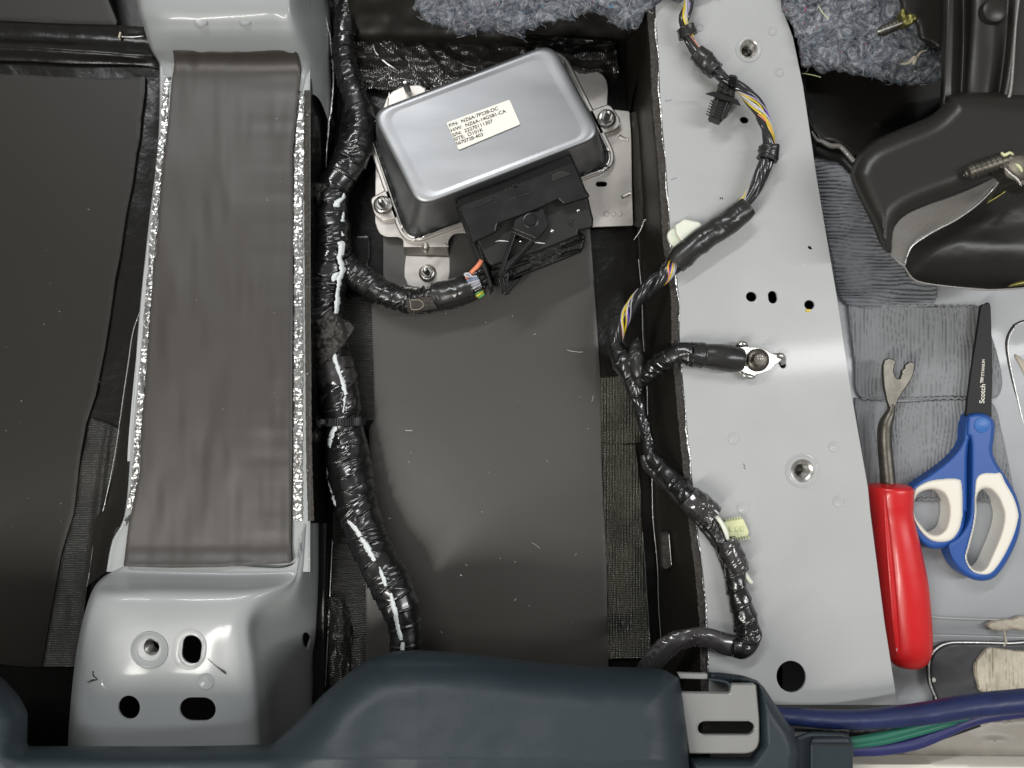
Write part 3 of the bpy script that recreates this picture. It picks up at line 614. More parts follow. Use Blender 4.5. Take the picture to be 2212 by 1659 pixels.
# loose sheets on the wall at the upper right
loft("foil_sheet", [[(1352, 60, 10), (1385, 70, 60), (1412, 80, 120)], [(1354, 133, 10), (1380, 133, 60), (1403, 125, 110)], [(1356, 215, 10), (1366, 200, 30), (1375, 180, 60)], [(1357, 250, 8), (1358, 245, 12), (1360, 240, 16)]], M['pad_left'], 16, 40, label="triangular dark foil sheet in the corner right of the module", cat="foil sheet")
loft("foil_sheet", [[(1360, 245, 20), (1380, 240, 40), (1395, 250, 60)], [(1362, 330, 18), (1380, 330, 40), (1392, 340, 60)], [(1366, 410, 18), (1382, 410, 40), (1394, 400, 60)], [(1370, 488, 18), (1388, 490, 36), (1404, 470, 60)]], M['rubber'], 20, 60, label="grey flap of foil standing between the module plate and the right beam", cat="foil sheet", dz=lambda x, y: 2.5 * fbm(x / 14, y / 30))
tube("torn_foil_edge", q(1, 0, [(2045, 1225, 70, .7), (2052, 1290, 66, 1.2), (2010, 1395, 60, 1.4), (1965, 1430, 56, 1.1), (1940, 1490, 50, 1.2), (1895, 1555, 42, .8)]), M['foiledge'], nseg=6, label="white torn foil edge hanging left of the right beam", cat="foil edge")
tube("torn_foil_edge", [(703, 33, 60, .8), (713, 83, 60, 1.3), (720, 167, 52, 1.3), (716, 230, 46, 2.2), (710, 267, 44, 2.6), (708, 300, 40, 1.8), (705, 340, 36, .8), (705, 387, 30, .8)], M['foiledge'], nseg=6, step=2,
     label="white ragged foil edge beside the upper seat bracket and main harness", cat="foil edge", disp=lambda s, t, r: 1.2 * fbm(s / 6, t))
tube("torn_foil_edge", z4([(190, 1260, 50, .7), (193, 1380, 50, 1.0), (208, 1450, 48, 1.2), (195, 1500, 48, .8), (196, 1659, 46, .9)]) + [(681, 1129, 46, .9), (682, 1200, 46, .8), (681, 1266, 46, .9)], M['foiledge'], nseg=6, label="pale foil edge at the foot of the lower half of the left beam", cat="foil edge")
loft("foil_strip", [[(676, y, 20), (700, y, 26), (716 - (y - 1130) * .04, y, 16)] for y in (1130, 1250, 1400, 1486)], M['gloss'], 12, 40, label="vertical black foil strip right of the lower seat bracket", cat="foil strip")
tube("foil_edge", [(718, 1166, 19, .8), (712, 1300, 19, .9), (703, 1483, 19, .8)], M['foiledge'], nseg=6, label="thin pale line along the black foil right of the lower seat bracket", cat="foil edge")
loft("crumpled_foil", [[(690, 1300, 10), (720, 1290, 30), (745, 1300, 12)], [(700, 1360, 10), (735, 1350, 34), (760, 1360, 14)], [(705, 1410, 10), (735, 1420, 30), (755, 1430, 12)], [(712, 1480, 8), (735, 1490, 24), (750, 1500, 10)]],
     M['weave'], 24, 60, label="crumpled ribbed foil between the lower bracket and the dark console", cat="foil", dz=lambda x, y: 6 * fbm(x / 14, y / 20))

# ---------------------------------------------------------------- right beam
rb = thing("seat_crossmember", "right light grey crossmember beam with many round holes", "beam", 1640, 760)
ZR = 182
edge_l = [(ex(y), y) for y in range(-200, 1530, 40)]
edge_r = [(1690, -200), (1688, 13), (1713, 80), (1735, 187), (1765, 387), (1793, 553), (1810, 653), (1841, 860), (1875, 1053), (1880, 1106), (1911, 1346), (1931, 1473), (1939, 1523)]
out = edge_l + [(1534, 1523)] + edge_r[::-1]
holes = [ell(1608, 259, 9.5, 7.5, .1), ell(1623, 641, 11.5, 10.5, .3), slot(1669, 642, 4, 9.5, math.pi / 2 - .15), ell(1748.5, 658.5, 11, 10, .2), ell(1709, 1462, 31.5, 34.5, -.2, 60),
         slot(1688, 782, 8, 6.5, 1.1), ell(1750, 535, 5, 3, .5), ell(1617, 107, 18.5, 18.5), ell(1733, 1017, 25, 25)]
plate("beam_top", [out] + holes, ZR, 4, M['paint'], rb, 1.0)
mk("beam_right_wall", [W(x, y, ZR - 3) for x, y in edge_r] + [(W(x, y, ZR)[0], W(x, y, ZR)[1], -20 * U) for x, y in edge_r], [[i, i + 1, i + 1 + len(edge_r), i + len(edge_r)] for i in range(len(edge_r) - 1)], M['paint'], rb, smooth=False)
mk("beam_end_wall", [W(1400, 1521, ZR - 3), W(1937, 1521, ZR - 3), W(1937, 1540, -20), W(1400, 1540, -20)], [[0, 1, 2, 3]], M['paint'], rb, smooth=False)
mk("beam_end_wall", [W(1400, -190, ZR - 3), W(1690, -190, ZR - 3), W(1690, -190, -20), W(1400, -190, -20)], [[0, 1, 2, 3]], M['paint'], rb, smooth=False)  # unseen end beyond the frame, added to keep light out of the hollow beam
def weldnut(x, y, R, r, tilt, sq=1.0):
    lathe("weld_nut", x, y, ZR, [(R * .8, -.5), (R * .7, -1.5), (r + 3, -3), (r + 1, -5)] + [(r - 1.6 * (k % 2), -6 - 1.6 * k) for k in range(18)] + [(r - 2.5, -36), (r - 2.5, -60), (.01, -60)], M['steel'], rb, 48, tilt)
weldnut(1617, 107, 24, 13, (.10, 0)); weldnut(1733, 1017, 32, 14, (0, 0))
lathe("weld_ring", 1617, 107, ZR, [(25, -.5), (24.5, 1.6), (22.5, 1.8), (21, .8), (18, .2)], M['paint'], rb, 48)
lathe("weld_ring", 1733, 1017, ZR, [(33, -.5), (32.5, 1.6), (30.5, 1.8), (29, .6), (24, .2)], M['paint'], rb, 48)
for x, y, r in ((1585, 947, 12), (1801, 965, 11), (1605, 1097, 12.5), (1811, 1083, 11.5), (1668, 68, 9), (1683, 157, 9), (1515, 152, 9), (1512, 60, 8)):
    lathe("spot_weld", x, y, ZR - .4, [(r, 0), (r - 1, 1.6), (r - 2.5, 1.9), (r * .6, .9), (.01, .7)], M['paint'], rb, 28)
text("stamped_text", "OMOC", 1540, 427, ZR - .4, 13, .03, M['paint'], rb, 1.5, 1.15)
text("stamped_text", "LADU/VC", 1575, 514, ZR - .4, 13, .02, M['paint'], rb, 1.5, 1.2)
text("stamped_text", "OO", 1640, 482, ZR - .4, 11, .03, M['paint'], rb, 1.3)
for p in ([(1437, 218), (1451, 216)], [(1450, 388), (1462, 384)]):
    tube("edge_mark", [(p[0][0], p[0][1], ZR + .3, 1.3), (p[1][0], p[1][1], ZR + .3, 1.3)], M['wire_gr'], rb, 6, flat=.3)
tube("paint_dab", q(2, 1, [(795, 352, ZR, 2), (812, 354, ZR, 3), (828, 352, ZR, 2)]), M['wire_y'], rb, 8, flat=.25)
tube("hair", z5([(1180, 1545, ZR + .6, .35), (1195, 1560, ZR + .6, .4), (1188, 1575, ZR + .6, .4), (1200, 1590, ZR + .6, .3)]), M['plastic_m'], nseg=5, label="tiny dark curled hair on the right beam left of the weld nut", cat="hair")

# ---------------------------------------------------------------- right floor
pillow("right_floor", [[(1690, -300), (3000, -300), (3000, 2000), (1690, 2000)]], 11, 1, 0, M['paint_mid'], 12, kind='structure',
       dz=lambda x, y, d: 2 * fbm(x / 200, y / 200) + 10 * (1 / (1 + np.exp((y - 1350 - (x - 2000) * .04) / 4))) + 7 * (1 / (1 + np.exp((y - 1195) / 12))))
def ridge(ax, seed, wl_=7.0, ln=70, a=2.4):
    def f(x, y, d):
        u, v = (x, y) if ax == 'v' else (y, x)
        ph = u / (wl_ * 1.25) * 2 * np.pi + 5.0 * vn(u / 60, v / 70, seed) + 2.2 * vn(u / 14, v / 40, seed + 2)
        amp = .5 + .5 * np.clip(.6 + vn(u / 22, v / 50, seed + 4), 0, 1)
        return .5 * a * amp * (np.abs(np.sin(ph / 2)) ** .7 * 2 - 1) + .25 * vn(x / 3, y / 3, seed) + 2.4 * np.clip(1 - d / 5, 0, 1) * (.6 + .6 * vn(x / 7, y / 7, seed))
    return f
pillow("wrinkled_pad", [smooth_loop([(1762, 340), (1850, 380), (1900, 470), (1960, 560), (2015, 600), (2018, 655), (1960, 662), (1830, 655), (1800, 560), (1775, 450)], 8)], 42, 5, 4, M['wrinkle_blue'], 1.8, zbot=15,
       dz=ridge('h', 3, 6.5, 60, 8), label="bluish grey wrinkled pad under the dark hinge cover", cat="wrinkled pad")
pillow("wrinkled_pad", [smooth_loop([(1832, 655), (1845, 648), (1900, 655), (1990, 662), (2060, 660), (2115, 664), (2140, 720), (2160, 790), (2163, 840), (2140, 862), (2060, 856), (1950, 862), (1858, 858), (1845, 780)], 8)], 38, 6, 5, M['wrinkle'], 1.8, zbot=15,
       dz=ridge('v', 8, 7.0, 90, 3.2), label="grey wrinkled pad behind the fork of the pry tool", cat="wrinkled pad")
pillow("wrinkled_pad", [smooth_loop([(1846, 870), (1862, 862), (1950, 868), (2060, 862), (2140, 868), (2165, 940), (2190, 1060), (2195, 1090), (2100, 1082), (1980, 1084), (1880, 1082), (1862, 980)], 8)], 36, 6, 5, M['wrinkle'], 1.8, zbot=15,
       dz=ridge('v', 14, 7.0, 90, 3.2), label="grey wrinkled pad under the scissors pivot", cat="wrinkled pad")
def bead(pts, lab, z=42, r=2.2):
    tube("crimped_seam", [(x, y + 1.6 * math.sin(x / 2.6), z, r) for x, y in pts], M['wrinkle'], nseg=8, step=1.5, label=lab, cat="seam")
bead([(x, 861 - .004 * (x - 1860)) for x in range(1860, 2142, 3)], "crimped grey seam between the two wrinkled pads", 40)
bead([(x, 1078 + .01 * (x - 1980)) for x in range(1980, 2110, 3)], "crimped grey seam seen through the scissors handles", 38)
bead([(x, 656 + .02 * (x - 1845)) for x in range(1845, 2120, 4)], "crimped grey seam along the top of the wrinkled pad", 42, 1.8)
# pressed lines and recess lower right
tube("pressed_line", q(2, 2, [(1560, 640, 24, 1), (1580, 672, 24, 1.8), (1700, 686, 25, 1.8), (1900, 694, 25, 1.6), (2230, 700, 25, 1.6)]), M['paint'], nseg=8, flat=.5, label="upper pale pressed ridge on the floor right of the red handle", cat="ridge")
tube("pressed_line", q(2, 2, [(1580, 796, 24, 1.4), (1700, 800, 25, 1.8), (1900, 805, 25, 1.6), (2230, 815, 25, 1.6)]), M['paint'], nseg=8, flat=.5, label="lower pale pressed ridge on the floor right of the red handle", cat="ridge")
rec = thing("floor_plug", "dark oval plug smeared with cream sealer at the lower right", "plug", 2120, 1450, 20)
ov = smooth_loop(q(2, 2, [(1600, 960), (1640, 890), (1720, 850), (1850, 845), (2100, 850), (2400, 860), (2450, 1100), (2300, 1250), (1700, 1290), (1640, 1200), (1600, 1090)]), 8)
pillow("plug_face", [ov], 25, 8, 3, M['plug'], 4, zbot=6, parent=rec, dz=lambda x, y, d: 1 * fbm(x / 40, y / 40))
tube("plug_rim", [(p[0], p[1], 27, 2.0) for p in ov + ov[:2]], M['foiledge'], rec, 8, 6)
tube("plug_groove", [(p[0] + 4, p[1] + 3, 26, 2.2) for p in ov + ov[:2]], M['plastic_m'], rec, 8, 6)
pillow("sealer_smear", [smooth_loop(q(2, 2, [(1890, 1000), (1930, 930), (1980, 880), (2100, 890), (2200, 900), (2400, 880), (2450, 1200), (2200, 1190), (1960, 1180), (1910, 1120)]), 6)], 33, 8, 6, M['sealant'], 2.2, zbot=24, parent=rec,
       dz=lambda x, y, d: 2.2 * fbm(x / 3.2, y / 60) + 1.4 * fbm(x / 12, y / 12))
lathe("plug_dot", 1474.7 + 1625 / 3, 1106 + 1088 / 3, 26, [(5, 0), (4.5, 1.5), (.01, 2)], M['beige_l'], rec, 16)
pillow("sealer_blob", [smooth_loop(q(2, 2, [(1970, 735), (2010, 705), (2100, 695), (2150, 690), (2200, 675), (2350, 690), (2350, 750), (2200, 770), (2150, 760), (2080, 772), (2000, 765)]), 5)], 36, 8, 7, M['sealant'], 2.2, zbot=24,
       dz=lambda x, y, d: 2 * fbm(x / 10, y / 10), label="cream blob of seam sealer above the dark oval plug", cat="sealer")
tube("sealer_drip", q(2, 2, [(2080, 765, 29, 3), (2088, 800, 29, 1.6), (2095, 840, 29, 2.2), (2080, 870, 29, 1.4)]), M['sealant'], nseg=8, label="thin cream drip of sealer running to the oval plug", cat="sealer")
rec2 = thing("floor_plug", "grey oval plug cut off at the right edge beside the scissors blade", "plug", 2230, 830, 20)
ov2 = smooth_loop(q(2, 1, [(2130, 470), (2180, 430), (2300, 410), (2600, 410), (2600, 1200), (2300, 1300), (2210, 1120), (2160, 920), (2110, 700), (2095, 560)]), 8)
pillow("plug_face", [ov2], 26, 8, 3, M['wrinkle'], 5, zbot=18, parent=rec2)
tube("plug_rim", [(p[0], p[1], 27, 2.0) for p in ov2 + ov2[:2]], M['plastic_m'], rec2, 8, 6)
tube("plug_rim", [(p[0] + 4, p[1] + 1, 28, 1.2) for p in ov2 + ov2[:2]], M['foiledge'], rec2, 8, 6)
pillow("sealer_smear", [smooth_loop(q(2, 1, [(2150, 640), (2180, 650), (2260, 740), (2260, 860), (2200, 740)]), 4)], 31, 2, 2, M['sealant'], 2, zbot=25, parent=rec2)

# black glossy panel, lip and felt
pb = thing("black_plastic_panel", "glossy black panel right of the right beam below the felt", "panel", 1880, 250)
pillow("panel_face", [q(2, 0, [(600, -300), (2400, -300), (2400, 1200), (1500, 1100), (1200, 1000), (1100, 1030), (1040, 960), (960, 925), (905, 915), (870, 880), (820, 820), (790, 650), (760, 420)])], 70, 4, 3, M['panel_blk'], 6, zbot=40, parent=pb,
       dz=lambda x, y, d: 4 * np.exp(-(((x - 1900) / 8) ** 2 + ((y - 266) / 4) ** 2)))
tube("lip_light_and_gap", q(2, 0, [(835, 850, 74, 2), (870, 905, 74, 3), (905, 918, 75, 4.5), (960, 945, 76, 5.5), (1020, 950, 77, 5), (1070, 1000, 78, 5), (1110, 1045, 78, 5)]), M['hinge_lip'], pb, 12)  # bent lip of the panel, its highlight put into a paler grey
tube("lip_light_and_gap", q(2, 0, [(850, 960, 50, 12), (950, 1000, 50, 13), (1030, 1020, 50, 12), (1110, 1100, 50, 12)]), M['plastic_m'], pb, 12)  # black tube stands for the shaded gap under the lip

def felt(name, lp, z, lab, seed, nf):
    t = thing(name, lab, "felt", sum(p[0] for p in lp) / len(lp), max(sum(p[1] for p in lp) / len(lp), 10), z - 60)
    L = smooth_loop(lp, 4); L = [(x + 3.5 * float(vn(x / 5, y / 5, seed)) + 5 * float(vn(x / 17, y / 17, seed + 7)), y + 4 * float(vn(x / 5, y / 5, seed + 3)) + 6 * float(vn(x / 15, y / 15, seed + 8))) for x, y in L]
    pillow("felt_body", [L], z, 26, 30, M['felt'], 2.6, zbot=z - 60, under=True, parent=t, dz=lambda x, y, d: 6 * fbm(x / 30, y / 30, seed) + 2.0 * fbm(x / 6, y / 6, seed) + .8 * vn(x / 2.2, y / 2.2))
    xs = [p[0] for p in L]; ysx = [p[1] for p in L]; cols = [M['fib_l'], M['fib_g'], M['fib_b'], M['felt'], M['fib_g'], M['fib_d']]
    P = np.array(L)
    def inside(x, y):
        c = False
        for i in range(len(P)):
            a, b = P[i], P[(i + 1) % len(P)]
            if (a[1] > y) != (b[1] > y) and x < a[0] + (b[0] - a[0]) * (y - a[1]) / (b[1] - a[1]): c = not c
        return c
    r_ = random.Random(seed); VV = {}
    for k in range(nf):
        for _ in range(40):
            x, y = r_.uniform(min(xs), max(xs)), r_.uniform(max(min(ysx), -20), max(ysx))
            if inside(x, y): break
        a = r_.uniform(0, 6.28); l = r_.uniform(5, 24); n = 7; pts = []
        dmin = float(np.min(np.hypot(P[:, 0] - x, P[:, 1] - y))); tt = min(dmin / 26, 1); zz = z - 30 * (1 - math.sqrt(max(0, 1 - (1 - tt) ** 2))) + 5
        for i in range(n):
            pts.append((x, y, zz + 3 * math.sin(i))); a += r_.uniform(-.6, .6); x += math.cos(a) * l / n; y += math.sin(a) * l / n
        Q = np.array([W(*p) for p in pts]); T_, N_, B_ = frames(Q); rad = r_.uniform(.2, .5) * U
        key = r_.randrange(len(cols) + 2)
        if key >= len(cols): key = 1
        V, F = VV.setdefault(key, ([], [])); base = len(V)
        for i in range(n):
            for c in range(3):
                an = c * 2.094; V.append(Q[i] + rad * (math.cos(an) * N_[i] + math.sin(an) * B_[i]))
        for i in range(n - 1):
            for c in range(3): F.append([base + i * 3 + c, base + i * 3 + (c + 1) % 3, base + (i + 1) * 3 + (c + 1) % 3, base + (i + 1) * 3 + c])
    for key, (V, F) in VV.items(): mk("loose_fibres", V, F, cols[key], t, kind='stuff')
    return t
f1 = q(1, 0, [(440, -150), (465, 0), (490, 70), (560, 130), (640, 185), (720, 205), (780, 240), (840, 215), (960, 215), (1080, 222), (1155, 247), (1200, 200), (1300, 160), (1400, 145), (1480, 130), (1580, 90), (1680, 110), (1760, 160), (1880, 195), (1930, 180), (1960, 120), (2050, 25), (2212, 5), (2300, -10), (2350, -150)])
felt("fibre_felt", f1, 215, "ragged grey felt hanging over the top centre above the control module", 5, 450)
f2 = q(2, 0, [(630, -150), (635, 0), (650, 80), (700, 190), (735, 290), (750, 380), (790, 425), (870, 450), (1000, 468), (1200, 505), (1400, 532), (1500, 545), (1600, 535), (1700, 520), (1800, 480), (1800, 300), (1700, 290), (1600, 285), (1700, -150)])
ft2 = felt("fibre_felt", f2, 205, "blue grey felt right of the right beam beneath the upper bolt", 9, 520)
tube("tape_shred", z8([(440, 345, 222, 2), (480, 340, 222, 3), (520, 310, 224, 5), (510, 345, 222, 3), (545, 285, 222, 2.5), (580, 270, 222, 1)]), M['sealant'], nseg=6, flat=.3, label="pale shred of tape stuck on the right felt", cat="tape scrap")
tube("yellow_thread", q(2, 0, [(770, 475, 150, .9), (830, 483, 150, 1.1), (895, 500, 150, .9)]), M['clip_yel'], nseg=6, label="yellow green thread at the lower edge of the right felt", cat="thread")
tube("yellow_thread", q(2, 0, [(880, 40, 226, .7), (905, 80, 228, .8), (945, 122, 224, .8)]), M['clip_yel'], nseg=6, label="yellow green thread lying on the right felt", cat="thread")

# ---------------------------------------------------------------- seat hinge cover (upper right)
hc = thing("seat_hinge_cover", "big dark grey plastic hinge cover at the upper right", "hinge cover", 2050, 350, 60)
pillow("cover_face", [smooth_loop(z8([(180, 900), (205, 840), (240, 800), (300, 755), (450, 690), (600, 625), (680, 555), (740, 500), (1000, 500), (1200, 560), (1200, 900), (1000, 930), (900, 985), (740, 1055), (600, 1105), (480, 1160), (420, 1215), (395, 1290), (385, 1370), (330, 1320), (290, 1220), (240, 1120), (190, 1010), (170, 950)]), 6)],
       lambda x, y: 308 + .16 * (x - 1850), 44, 34, M['hinge'], 4, zbot=40, under=True, parent=hc)
loft("cover_lip", [z8([(385, 1370, 266), (450, 1425, 240), (470, 1400, 225)]), z8([(390, 1270, 292), (480, 1330, 250), (500, 1330, 230)]), z8([(425, 1190, 296), (540, 1250, 254), (565, 1280, 232)]), z8([(500, 1140, 300), (620, 1190, 262), (640, 1235, 238)]),
                  z8([(620, 1088, 306), (720, 1130, 270), (740, 1182, 246)]), z8([(740, 1042, 312), (820, 1075, 280), (850, 1105, 256)]), z8([(880, 975, 318), (900, 1015, 292), (925, 1030, 266)]), z8([(945, 948, 322), (955, 965, 300), (962, 985, 284)])], M['hinge_lip'], 24, 120, hc)
tube("cover_rim", z8([(385, 1372, 262, 1.5), (455, 1432, 236, 1.8), (470, 1390, 230, 1.6), (500, 1330, 230, 1.8), (565, 1282, 232, 1.8), (640, 1238, 238, 1.6), (740, 1186, 246, 1.6), (850, 1108, 258, 1.5), (930, 1030, 270, 1.5), (964, 985, 284, 1.8), (962, 955, 292, 1)]), M['foiledge'], hc, 8)
# bowl
loft("cover_bowl", [z8([(455, 1432, 232), (480, 1490, 226), (560, 1525, 222), (800, 1552, 220), (1000, 1562, 220), (1300, 1545, 220)]), z8([(462, 1420, 224), (500, 1470, 200), (580, 1490, 190), (800, 1510, 186), (1000, 1515, 186), (1300, 1500, 186)]),
                  z8([(480, 1380, 215), (560, 1400, 178), (640, 1410, 168), (820, 1430, 162), (1000, 1430, 162), (1300, 1420, 162)]), z8([(520, 1320, 220), (620, 1320, 176), (720, 1320, 160), (860, 1320, 156), (1000, 1330, 156), (1300, 1320, 156)]),
                  z8([(640, 1235, 236), (740, 1230, 190), (820, 1230, 170), (920, 1240, 168), (1040, 1220, 168), (1300, 1200, 168)]), z8([(850, 1105, 254), (900, 1120, 210), (960, 1130, 186), (1000, 1130, 182), (1060, 1100, 180), (1300, 1050, 180)]), z8([(960, 985, 282), (990, 980, 240), (1020, 970, 220), (1060, 960, 210), (1100, 950, 206), (1300, 940, 206)])],
     M['hinge'], 70, 70, hc, dz=lambda x, y: .6 * fbm(x / 60, y / 30))
tube("bowl_rim", z8([(455, 1432, 234, 1.5), (500, 1500, 226, 1.7), (560, 1527, 224, 1.6), (700, 1547, 223, 1.6), (900, 1565, 222, 1.6), (1106, 1555, 222, 1.6), (1300, 1540, 222, 1.6)]), M['hinge_lip'], hc, 8)
tube("yellow_edge", z8([(1045, 985, 226, 1.8), (1000, 1035, 224, 2.4), (900, 1098, 220, 2.4), (800, 1150, 214, 1.4)]), M['zinc_y'], hc, 8)
tube("yellow_edge", z8([(1020, 1548, 226, 1), (1060, 1535, 226, 4), (1110, 1525, 226, 5), (1200, 1510, 226, 5)]), M['zinc_y'], hc, 8)
loft("cover_column", [[(2038, -200, 120), (2036, -200, 300), (2060, -200, 330), (2078, -200, 300), (2100, -200, 330), (2150, -200, 340), (2190, -200, 330), (2215, -200, 350), (2300, -200, 350)],
                      [(2036, 0, 120), (2036, 0, 296), (2058, 0, 326), (2080, 0, 296), (2102, 0, 326), (2140, 0, 336), (2175, 0, 330), (2205, 0, 346), (2300, 0, 346)],
                      [(2035, 100, 120), (2034, 100, 292), (2056, 100, 320), (2080, 100, 292), (2098, 100, 320), (2140, 100, 330), (2170, 100, 324), (2196, 100, 342), (2300, 100, 342)],
                      [(2035, 190, 120), (2033, 190, 290), (2052, 190, 312), (2076, 190, 296), (2092, 190, 316), (2130, 190, 326), (2160, 190, 318), (2180, 200, 340), (2300, 200, 340)],
                      [(2034, 225, 120), (2030, 228, 280), (2050, 235, 302), (2072, 245, 300), (2092, 255, 312), (2120, 250, 322), (2150, 256, 316), (2160, 262, 338), (2300, 262, 338)],
                      [(2034, 262, 120), (2026, 262, 250), (2050, 282, 300), (2072, 292, 310), (2100, 300, 316), (2130, 310, 320), (2160, 320, 316), (2200, 335, 320), (2300, 345, 320)]], M['hinge'], 120, 80, hc)
tube("column_edge", z8([(1080, -20, 352, 1.6), (1060, 150, 350, 1.8), (1035, 480, 346, 2.4), (1000, 560, 344, 3), (970, 640, 342, 1.8), (1040, 740, 336, 1.4), (1106, 830, 330, 1.8)]), M['hinge_lip'], hc, 8)
lathe("column_boss", 2145, 25, 335, [(24, -4), (20, 6), (12, 10), (.01, 10)], M['hinge'], hc, 32)
pillow("column_gusset", [smooth_loop(z8([(440, -120), (440, 40), (470, 90), (520, 130), (540, 210), (600, 240), (680, 255), (700, -120)]), 6)], 265, 14, 12, M['hinge'], 4, zbot=100, under=True, parent=hc)

def bolt_along(name, lab, a, b, r, m, head=True, group=None):
    t = thing(name, lab, "bolt", (a[0] + b[0]) / 2, (a[1] + b[1]) / 2, a[2] - r)
    n = int(math.hypot(b[0] - a[0], b[1] - a[1]) / 1.1); pts = [(a[0] + (b[0] - a[0]) * i / n, a[1] + (b[1] - a[1]) * i / n, a[2] + (b[2] - a[2]) * i / n, r * (.55 + .45 * min(1, i / 9))) for i in range(n + 1)]
    pitch = r * .62
    tube("bolt_thread", pts, m, t, 18, 1.0, disp=lambda s, th, rr: r * .16 * np.abs(((s / pitch + th / (2 * math.pi)) % 1) - .5) * 2 - r * .1)
    return t
b1 = bolt_along("screw", "upper dark screw poking out over the right felt", z8([(315, 178)])[0] + (262,), z8([(470, 112)])[0] + (290,), 10, M['steel_dark'])
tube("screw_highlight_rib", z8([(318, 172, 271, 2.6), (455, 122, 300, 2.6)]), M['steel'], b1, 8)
pillow("screw_washer", [smooth_loop(z8([(440, 60), (462, 40), (470, 75), (500, 70), (525, 85), (530, 105), (500, 130), (470, 140), (450, 120)]), 3)], 306, 5, 4, M['zinc_y'], 2, zbot=290, parent=b1, dz=lambda x, y, d: 2 * fbm(x / 5, y / 5))
b2 = bolt_along("screw", "lower dark screw in front of the hinge cover at the right edge", z8([(785, 938)])[0] + (352,), z8([(1045, 850)])[0] + (372,), 13, M['steel_dark'])
pillow("screw_bracket", [smooth_loop(z8([(960, 905), (1000, 870), (1040, 840), (1080, 860), (1106, 850), (1180, 860), (1180, 1010), (1090, 1005), (1060, 985), (1020, 930)]), 4)], 376, 6, 8, M['steel_dark'], 2.5, zbot=330, parent=b2, dz=lambda x, y, d: 3 * fbm(x / 12, y / 12))
lathe("screw_washer", 1769.5 + 1075 * .4, 905 * .4, 380, [(20, -4), (20, 3), (12, 5), (.01, 5)], M['steel_dark'], b2, 24, (.4, -.5))
for p in (z8([(985, 825, 384, 1.5), (1000, 838, 386, 2.6), (1030, 825, 386, 2.2), (1045, 835, 384, 1.2)]), z8([(1060, 885, 388, 1.2), (1080, 900, 390, 2.6), (1095, 925, 388, 1.6)])):
    tube("yellow_thread_lock", p, M['clip_yel'], b2, 8)
tube("screw_tang", z8([(1000, 905, 384, 1.2), (1035, 940, 384, 1.8), (1065, 965, 384, 2), (1090, 1000, 382, 1.2)]), M['steel'], b2, 8)

# ================================================================ CONTROL MODULE
cm = thing("control_module", "silver metal control module with a white printed label", "control module", 1060, 320, 10)
def T10(p): return q(1, 0, p)
topq = T10([(190, 730), (1364, 280), (1694, 885), (499, 1349)]); botq = T10([(196, 800), (1378, 350), (1740, 1062), (452, 1545)])
def lerpq(a, b, t): return [(p[0] * (1 - t) + r[0] * t, p[1] * (1 - t) + r[1] * t) for p, r in zip(a, b)]
def inset(qd, d):
    c = np.mean(np.array(qd), 0); return [tuple(np.array(p) + (c - np.array(p)) / np.linalg.norm(c - np.array(p)) * d) for p in qd]
rings = []
for t_, d_, z_, r_ in ((None, 40, 202.2, 30), (None, 34, 202.2, 31), (None, 24, 203.6, 33), (None, 12, 203.6, 35), (0, 5, 202, 37), (0, 1, 198, 38), (0, -1, 191, 40), (.12, 0, 176, 40), (.5, 0, 115, 40), (.9, 0, 62, 38), (1.0, 0, 54, 37), (1.0, -4, 51, 38)):
    rings.append((rquad(inset(lerpq(topq, botq, t_ or 0), d_), r_, 8), z_))
V = [W(p[0], p[1], z) for lp, z in rings for p in lp]; n = len(rings[0][0])
F = [[a * n + k, (a + 1) * n + k, (a + 1) * n + (k + 1) % n, a * n + (k + 1) % n] for a in range(len(rings) - 1) for k in range(n)] + [list(range(n))[::-1]]
mcv = mk("module_cover", V, [f[::-1] for f in F], M['alu'], cm)
bm = bmesh.new(); bm.from_mesh(mcv.data); bmesh.ops.recalc_face_normals(bm, faces=bm.faces)
if max(bm.faces, key=lambda f: f.calc_area()).normal.z < 0: bmesh.ops.reverse_faces(bm, faces=bm.faces)
bm.to_mesh(mcv.data); bm.free()
# black sealing bead and cast flange
seal = rquad(inset(botq, -6), 40, 10)
tube("seal_bead", [(p[0], p[1], 50, 4.2) for p in seal + seal[:2]], M['plastic'], cm, 10, 3, disp=lambda s, t, r: 1.2 * fbm(s / 9, t))
flq = rquad(inset(botq, -25), 50, 10)
plate("module_flange", [flq], 50, 16, M['alu_plate'], cm, 2.5)
rim = rquad(inset(botq, -13), 44, 10)
tube("flange_lip", [(p[0], p[1], 51, 2.6) for p in rim + rim[:2]], M['steel'], cm, 10, 4)
ear_l = rquad(T10([(186, 1285), (300, 1225), (420, 1300), (420, 1405), (270, 1430), (215, 1400)]), 10, 6)
ear_r = rquad(T10([(1590, 722), (1740, 672), (1812, 780), (1800, 830), (1660, 880)]), 10, 6)
ear_t = rquad(T10([(300, 640), (310, 600), (400, 556), (520, 545), (560, 600), (560, 720), (300, 720)]), 12, 6)
for e in (ear_l, ear_r, ear_t): plate("mounting_ear", [e], 50, 20, M['alu_plate'], cm, 2.2)
def nut(x, y, z, parent, rot=.3, tilt=(0, 0), r=18, stud=26, m='steel'):
    o = lathe("flange_nut", x, y, z, [(r * 1.25, 0), (r * 1.25, 2), (r * 1.1, 5), (r * .75, 8), (.01, 8)], M[m], parent, 32, tilt)
    prism("nut_hex", x, y, z + 5, r * .86, 15, 6, M[m], o, rot, tilt)
    tube("stud", [(x, y, z + 16 + 1.5 * i, r * .36 if i < stud / 1.5 - 3 else r * .26) for i in range(int(stud / 1.5))], M[m], o, 14, 50)
